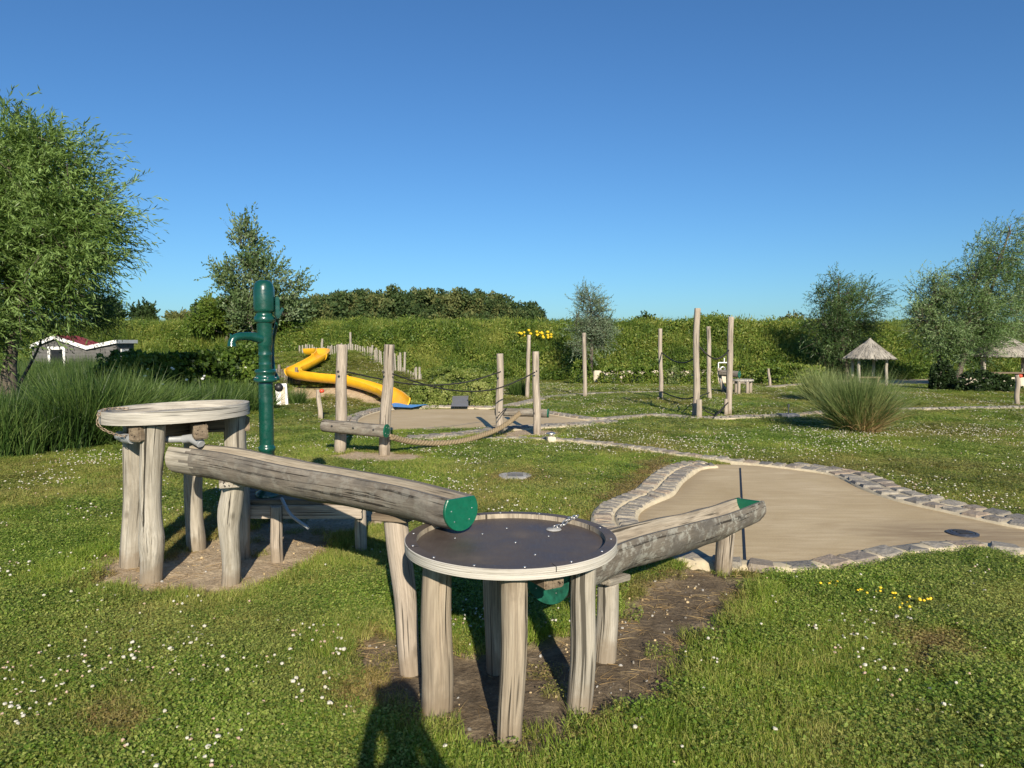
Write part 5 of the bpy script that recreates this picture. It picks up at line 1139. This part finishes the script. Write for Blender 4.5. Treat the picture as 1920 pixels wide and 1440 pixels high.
# willow behind first hut
tree('willow_tree', 'leaning blue green willow directly behind the small thatched shelter', 'tree', (at(1590, 712, 29).x, 29, 0), [lob(1565, 565, 34, 42, 29), lob(1600, 590, 42, 45, 29), lob(1545, 610, 30, 40, 29), lob(1590, 640, 50, 38, 29), lob(1628, 560, 20, 24, 29), lob(1572, 528, 14, 20, 29), lob(1560, 655, 40, 28, 29)], 2600, M_willow2, .6, 12, .115, .2, (.45, 0, .1), .2, .1, None, 1, .35)
tree('willow_tree', 'dark narrow willow, left half of the tallest group on the right', 'tree', (at(1763, 715, 25.5).x, 25.5, 0), [lob(1745, 560, 26, 50, 25.5), lob(1730, 600, 24, 40, 25.5), lob(1765, 610, 38, 60, 25.5), lob(1752, 525, 16, 22, 25.5)], 1500, M_willow2, .5, 12, .105, .22, (.2, 0, .1), .15, .09, None, 1, .3)
tree('willow_tree', 'tallest windswept willow at the right edge, in front of the second thatched roof', 'tree', (at(1790, 715, 25).x, 25, 0), [lob(1830, 520, 46, 48, 25), lob(1875, 480, 40, 50, 25), lob(1895, 435, 24, 28, 25), lob(1810, 590, 55, 48, 25), lob(1870, 580, 52, 52, 25), lob(1830, 640, 52, 36, 25), lob(1905, 540, 30, 50, 25), lob(1795, 650, 35, 30, 25)], 3600, M_willow2, .55, 12, .105, .22, (.35, 0, .1), .2, .11, None, 1, .3)
tree('willow_tree', 'partly cut willow crown behind the tallest one at the right edge', 'tree', (at(1940, 715, 30).x, 30, 0), [lob(1935, 600, 40, 50, 30), lob(1960, 560, 40, 50, 30)], 900, M_willow2, .55, 12, .11, .2, (.3, 0, .1), .2, .1, None, 1, .3)
# distant wood and left far trees
WB = [leafball(150, 1.0, .42, M_wood, .85, .7) for _ in range(4)]
prof = [(362, 590), (385, 575), (420, 565), (470, 560), (540, 560), (575, 556), (620, 556), (660, 552), (700, 548), (750, 548), (800, 549), (850, 548), (900, 553), (950, 565), (990, 575), (1012, 588), (1022, 603)]
pa = np.array(prof); P = []; S = []
for i in range(62):
    x = 362 + 660 * (i + random.random() * .6) / 62; Yw = random.uniform(84, 100); top = np.interp(x, pa[:, 0], pa[:, 1]) + random.uniform(-3, 9); tz = at(x, top, Yw).z; cx = at(x, 600, Yw).x; r = random.uniform(2.0, 3.2)
    for k in range(34):
        u = unit(rng.normal(size=3)); rr = random.random() ** .4; zz = tz - r * .9 + u[2] * r * rr; P.append((cx + u[0] * r * rr * 1.05, Yw + u[1] * r * rr, zz)); S.append(random.uniform(.55, 1.0))
    for k in range(16): P.append((cx + random.uniform(-2.5, 2.5), Yw + random.uniform(-2, 2), random.uniform(0, max(1, tz - 2 * r)) + 1)); S.append(1.2)
scatter('distant_wood', np.array(P), np.array(S), rng.uniform(0, 6, (len(P), 3)), WB)
M_wood2 = M_wood
for x, y, r, Y, lb in ((205, 580, 24, 60, 'rounded grey green tree on the horizon behind the shed'), (267, 592, 26, 62, 'dark rounded tree on the horizon right of the shed'), (168, 568, 9, 64, 'narrow pointed dark tree on the horizon above the shed'), (335, 598, 16, 66, 'tiny low tree on the horizon in the gap left of the wood'), (1488, 612, 14, 60, 'tiny bush on the horizon left of the leaning willow'), (1205, 610, 14, 58, 'small bush on the crest right of the pale willow')):
    tree('horizon_tree', lb, 'tree', (at(x, 640, Y).x, Y, 1.2), [lob(x, y + r * .4, r, r, Y), lob(x + r * .5, y + r * .8, r * .7, r * .7, Y)], int(250 + r * 18), M_wood if r != 24 else M_willow2, .6, 8, .28, .5, (0, 0, 0), .1, .15, None, 1, .2, False)

# ------------------------------------------------------------------ shrubs around
def shrub(x, ybase, w_, h_, lb, mat=M_dshrub, Y=None, leaf=.09, n=1500, name='shrub'):
    Y = Y or G(x, ybase).y; c = at(x, ybase, Y); lumps((c.x, c.y, 0), (w_, w_ * .8, h_), 0, int(n * 2.2), leaf, mat, name, lb, 'shrub', None, .6, .14)
for x_, y_, w_, h_, lb_ in SHR: lumps((x_, y_, 0), (w_, w_ * .8, h_), 0, 5200, .11, M_bramble, 'shrub', lb_, 'shrub', None, .6, .16)
shrub(1766, 728, .62, .78, 'dark clipped cube shrub at the foot of the right willows', M_dshrub, 23.5)
shrub(1835, 722, 1.2, .55, 'loose dark shrub in front of the low wall of the second shelter', M_dshrub, 22.8, .1, 900)
shrub(1872, 728, .9, .45, 'small dark shrub right beside the pale low wall', M_dshrub, 22.6, .1, 700)
shrub(1480, 712, 2.3, .6, 'low leafy hedge before the dike left of the spiky grass', M_bramble, 27.5, .09, 2600)
for k, (x, w_, h_) in enumerate(((1090, .7, .75), (1150, .9, .55), (1200, .8, .55), (1228, .7, .6), (1262, .6, .5), (1290, .8, .6), (1325, .6, .7))):
    shrub(x, 720, w_, h_, ['bright shrub under the small pale willow', 'first round bush along the pale low wall', 'second round bush along the pale low wall', 'bush behind the slim crooked pole', 'grey green bush midway along the pale low wall', 'bush behind the tallest climbing pole', 'bush at the right end of the pale low wall'][k], M_bramble if k != 4 else M_tuss, 26.8, .08, 900)
t = thing('low_wall', 'pale low stone wall showing between bushes at the foot of the dike', 'wall', (at(1230, 715, 28).x, 28, 0))
for k in range(16):
    xx_ = at(1120 + k * 15.5, 715, 27.9).x; m = MB(); m.box((xx_, 27.9, .22), (.30, .25, .5 + .05 * math.sin(k * 4)), .02 * math.sin(k * 7), bev=.03); m.build('stone_block', M_cream, t)

# ------------------------------------------------------------------ thatched shelters
def shelter(cx, apex, eave, halfpx, Y, zb, lb, ridge=0, npost=((-.6, -.3), (.62, -.3), (.45, .5), (-.5, .5))):
    X = at(cx, 640, Y).x; za = at(cx, apex, Y).z; ze = at(cx, eave, Y).z; R = halfpx * Y / F; t = thing('thatched_shelter', lb, 'shelter', (X, Y, zb), 'round thatched shelters')
    m = MB(); n = 72; rings = [(.03, za + .02), (.08, za - .03), (.35, za - (za - ze) * .36), (.7, za - (za - ze) * .70), (1.0, ze), (1.01, ze - .05), (.9, ze - .04)]; vs = []; lc = []
    for i, (r, z) in enumerate(rings):
        for k in range(n):
            a = 2 * math.pi * k / n; rr = r * R * (1 + (.035 * math.sin(k * 2.9) + .03 * math.sin(k * 5.3)) * (i > 1)); zz = z + (.02 * math.sin(k * 3.7 + i) if i > 1 else 0); vs.append((X + rr * math.cos(a) + ridge * R * (1 if math.cos(a) > 0 else -1) * (1 - r * .6), Y + rr * math.sin(a), zz)); lc.append((math.cos(a) * R * 1.2, math.sin(a) * R * 1.2, r * R))
    m.add(vs, [(i * n + k, i * n + (k + 1) % n, (i + 1) * n + (k + 1) % n, (i + 1) * n + k)[::-1] for i in range(len(rings) - 1) for k in range(n)], lc); m.build('thatched_roof', M_thatch, t)
    nb = 1600; a = rng.uniform(0, 6.28, nb); f = rng.uniform(.1, 1, nb) ** .6; b = np.stack([X + np.cos(a) * f * R, Y + np.sin(a) * f * R, za - (za - ze) * f + .012], 1); d = np.stack([np.cos(a) * R, np.sin(a) * R, np.full(nb, -(za - ze) + .04)], 1)
    meshobj('straw_ends', leafmesh('straw_ends', blades(b, d + rng.normal(size=(nb, 3)) * .06, rng.uniform(.08, .2, nb), rng.uniform(.008, .016, nb), rng.uniform(0, .1, nb), rng.random(nb), 2), M_thatch, ORG[t.name]), t)
    for k, (x, y) in enumerate(npost): m = MB(); m.sweep(logpath((X + x * R, Y + y * R, zb - .1), (X + x * R, Y + y * R, ze + .05), .015, k, 6), .055, 12, .05, k); m.build('post', M_pale, t)
    return t, X
shelter(1631, 635, 670, 42, 25.5, .0, 'small round thatched shelter just behind the spiky grass clump')
t, X = shelter(1882, 632, 666, 62, 26, .0, 'larger thatched shelter half hidden by the tallest willow at the right edge', .18, ((-.78, -.35), (.25, -.6), (-.3, .5), (.75, .2)))
m = MB(); m.box((at(1872, 700, 24).x, 24.2, .18), (2.2, .25, .42), 0, bev=.02); tag(m.build('bench_wall', M_cream, loc=(at(1872, 700, 24).x, 24.2, 0)), 'low cream wall below the larger thatched shelter', 'wall')
t = thing('picnic_table', 'brown picnic table under the larger thatched shelter', 'table', (at(1890, 700, 25.2).x, 25.2, 0))
for k in range(4): m = MB(); m.box((at(1890, 700, 25.2).x, 25.0 + k * .13, .50), (1.3, .11, .04), bev=.004); m.build('plank', M_beam, t)
for s in (-.45, .45): m = MB(); m.box((at(1890, 700, 25.2).x + s, 25.2, .24), (.06, .5, .48), bev=.004); m.build('leg', M_beam, t)
t = thing('bench', 'low wooden bench under the small thatched shelter', 'bench', (at(1620, 700, 25.5).x, 25.6, 0))
m = MB(); m.box((at(1625, 700, 25.5).x, 25.6, .32), (1.1, .3, .05), bev=.005); m.build('seat', M_beam, t)
for s in (-.4, .4): m = MB(); m.box((at(1625, 700, 25.5).x + s, 25.6, .15), (.08, .28, .3), bev=.005); m.build('leg', M_beam, t)

# ------------------------------------------------------------------ grey shed at left
Y = 27.0
def sp(x, y, dy=0): p = at(x, y, Y); return Vector((p.x, Y + dy, p.z))
t = thing('shed', 'grey boarded shed with white roof edge and red roof behind the reeds at left', 'shed', (at(150, 640, Y).x, Y, 0))
D_ = 1.25
ol = [(60, 651), (105, 633), (165, 653), (218, 642)]
m = MB(); fr = [Vector((sp(x, y).x, Y, sp(x, y).z)) for x, y in ol]; x0, x1 = fr[0].x, fr[-1].x
front = [Vector((x0, Y, -.1))] + fr + [Vector((x1, Y, -.1))]; back = [v + Vector((0, D_, 0)) for v in front]; n = len(front)
m.add(front + back, [tuple(range(n))[::-1], tuple(range(n, 2 * n))] + [(i, (i + 1) % n, n + (i + 1) % n, n + i) for i in range(n)], None, False); wl = m.build('wall', M_grey, t)
def roofz(x):
    return float(np.interp(x, [v.x for v in fr], [v.z for v in fr]))
z = 0.15; k = 0
while z < 1.6:
    xs_ = np.linspace(x0 + .02, x1 - .02, 120); ok = [x for x in xs_ if roofz(x) > z + .12]
    runs = []; 
    for x in ok:
        if runs and x - runs[-1][1] < .06: runs[-1][1] = x
        else: runs.append([x, x])
    for a_, b_ in runs:
        if b_ - a_ > .1: m = MB(); m.box(((a_ + b_) / 2, Y - .012, z + .055), (b_ - a_, .02, .104), 0, Matrix.Rotation(.06, 3, 'X')); m.build('board', M_grey, wl)
    z += .113; k += 1
for i, (a_, b_, mt) in enumerate(((0, 1, M_redroof), (1, 2, M_redroof), (2, 3, M_grey))):
    A, B = fr[a_], fr[b_]; m = MB(); up = Vector((0, 0, .03)); q = [A + up + Vector((0, -.1, 0)), B + up + Vector((0, -.1, 0)), B + up + Vector((0, D_ + .1, .0)), A + up + Vector((0, D_ + .1, 0))]; q2 = [v + Vector((0, 0, .05)) for v in q]
    m.add(q + q2, [(0, 1, 2, 3)[::-1], (4, 5, 6, 7), (0, 1, 5, 4), (1, 2, 6, 5), (2, 3, 7, 6), (3, 0, 4, 7)], None, False); m.build('roof', mt, t)
    d_ = B - A; m = MB(); c_ = (A + B) / 2 + Vector((0, -.125, .02)); m.box(c_, (d_.length + .05, .04 + i * .002, .13), 0, Matrix.Rotation(-math.atan2(d_.z, d_.x), 3, 'Y')); m.build('fascia', M_white, t)
def sbox(xa, ya, xb, yb, dy, th, mat, name, par): a_ = sp(xa, ya); b_ = sp(xb, yb); m = MB(); m.box(((a_.x + b_.x) / 2, Y + dy, (a_.z + b_.z) / 2), (abs(b_.x - a_.x), th, abs(a_.z - b_.z))); return m.build(name, mat, par)
dr = sbox(97, 655, 119, 700, -.035, .03, M_dark, 'door', t)
sbox(91, 650, 97, 700, -.05, .05, M_white, 'door_frame', dr); sbox(119, 650, 125, 700, -.05, .05, M_white, 'door_frame', dr); sbox(97, 650, 119, 655.5, -.05, .048, M_white, 'door_frame', dr)
A = fr[-1]; wd_ = MB(); wd_.box((x1 + .015, Y + .62, .66), (.03, .66, 1.3)); wd_ = wd_.build('window', M_white, t)
for yy in (.46, .78): m = MB(); m.box((x1 + .036, Y + yy, .72), (.014, .24, 1.0)); m.build('pane', M_glass, wd_)
m = MB(); m.box((x1 + .06, Y + D_ / 2, A.z + .03), (.04, D_ + .3, .13)); m.build('fascia', M_white, t)

# ------------------------------------------------------------------ photographer (only the shadow reaches the picture)
t = thing('person', 'person in grey shirt and blue trousers standing and holding a phone up', 'person', (.12, -.42, 0))
def skinbody(name, joints, edges, mat, parent, sub=2):
    me = bpy.data.meshes.new(name); org = Vector(ORG[parent.name]); me.from_pydata([Vector(j[0]) - org for j in joints], edges, []); o = meshobj(name, me, parent)
    sk = o.modifiers.new('skin', 'SKIN'); me.skin_vertices or None
    if not me.skin_vertices: bpy.context.view_layer.update()
    for i, j in enumerate(joints): me.skin_vertices[0].data[i].radius = (j[1], j[1] if len(j) < 3 else j[2])
    me.skin_vertices[0].data[0].use_root = True; o.modifiers.new('sub', 'SUBSURF').levels = sub; o.modifiers['sub'].render_levels = sub; me.materials.append(mat); return o
ox, oy = .12, -.42
J = [((ox, oy, .95), .16, .12), ((ox, oy, 1.15), .14, .11), ((ox, oy, 1.36), .17, .11), ((ox, oy, 1.47), .07, .07), ((ox, oy + .02, 1.56), .06, .065), ((ox, oy + .03, 1.66), .085, .10), ((ox, oy + .02, 1.74), .07, .08),
     ((ox - .19, oy, 1.40), .055), ((ox - .19, oy + .17, 1.20), .045), ((ox - .17, oy + .32, 1.47), .033), ((ox - .15, oy + .36, 1.52), .03),
     ((ox + .19, oy, 1.40), .055), ((ox + .19, oy + .17, 1.20), .045), ((ox + .0, oy + .33, 1.48), .033), ((ox - .02, oy + .36, 1.52), .03),
     ((ox - .10, oy, .88), .095), ((ox - .13, oy, .50), .065), ((ox - .14, oy - .02, .10), .05), ((ox - .15, oy + .12, .04), .045),
     ((ox + .10, oy, .88), .095), ((ox + .13, oy, .50), .065), ((ox + .14, oy - .02, .10), .05), ((ox + .15, oy + .12, .04), .045)]
E = [(0, 1), (1, 2), (2, 3), (3, 4), (4, 5), (5, 6), (2, 7), (7, 8), (8, 9), (9, 10), (2, 11), (11, 12), (12, 13), (13, 14), (0, 15), (15, 16), (16, 17), (17, 18), (0, 19), (19, 20), (20, 21), (21, 22)]
skinbody('body', J, E, M_skin, t)
Jt = [((ox, oy, .96), .21, .16), ((ox, oy, 1.15), .24, .17), ((ox, oy, 1.36), .25, .16), ((ox, oy, 1.45), .08, .08), ((ox - .19, oy, 1.40), .075), ((ox - .20, oy + .13, 1.25), .08), ((ox + .19, oy, 1.40), .075), ((ox + .20, oy + .13, 1.25), .08)]
skinbody('shirt', Jt, [(0, 1), (1, 2), (2, 3), (2, 4), (4, 5), (2, 6), (6, 7)], M_shirt, t)
Jl = [((ox, oy, .95), .165, .13), ((ox - .10, oy, .86), .11), ((ox - .13, oy, .50), .08), ((ox - .14, oy - .02, .12), .068), ((ox + .10, oy, .86), .11), ((ox + .13, oy, .50), .08), ((ox + .14, oy - .02, .12), .068)]
skinbody('trousers', Jl, [(0, 1), (1, 2), (2, 3), (0, 4), (4, 5), (5, 6)], M_cloth, t)
m = MB(); m.lathe([(.0001, .125), (.05, .115), (.09, .07), (.105, .01), (.10, -.06), (.07, -.09)], (ox, oy - .005, 1.685), 24); m.build('hair', M_hair, t)
for s, hx in ((-1, ox - .15), (1, ox - .02)):
    for k in range(4):
        m = MB(); m.sweep(catmull([(hx, oy + .37, 1.515 + k * .02), (hx - s * .0 + (.03 if s < 0 else -.03) * -1 * -1, oy + .395, 1.53 + k * .02), (hx + (.045 if s < 0 else -.045), oy + .385, 1.535 + k * .02)], 4), .009, 8); m.build('finger', M_skin, t)
m = MB(); m.box((.02, -.045, 1.565), (.155, .009, .075), 0, bev=.003); tag(m.build('phone', M_black, loc=(.02, -.045, 1.527)), 'black phone held sideways in both hands by the standing person', 'phone')
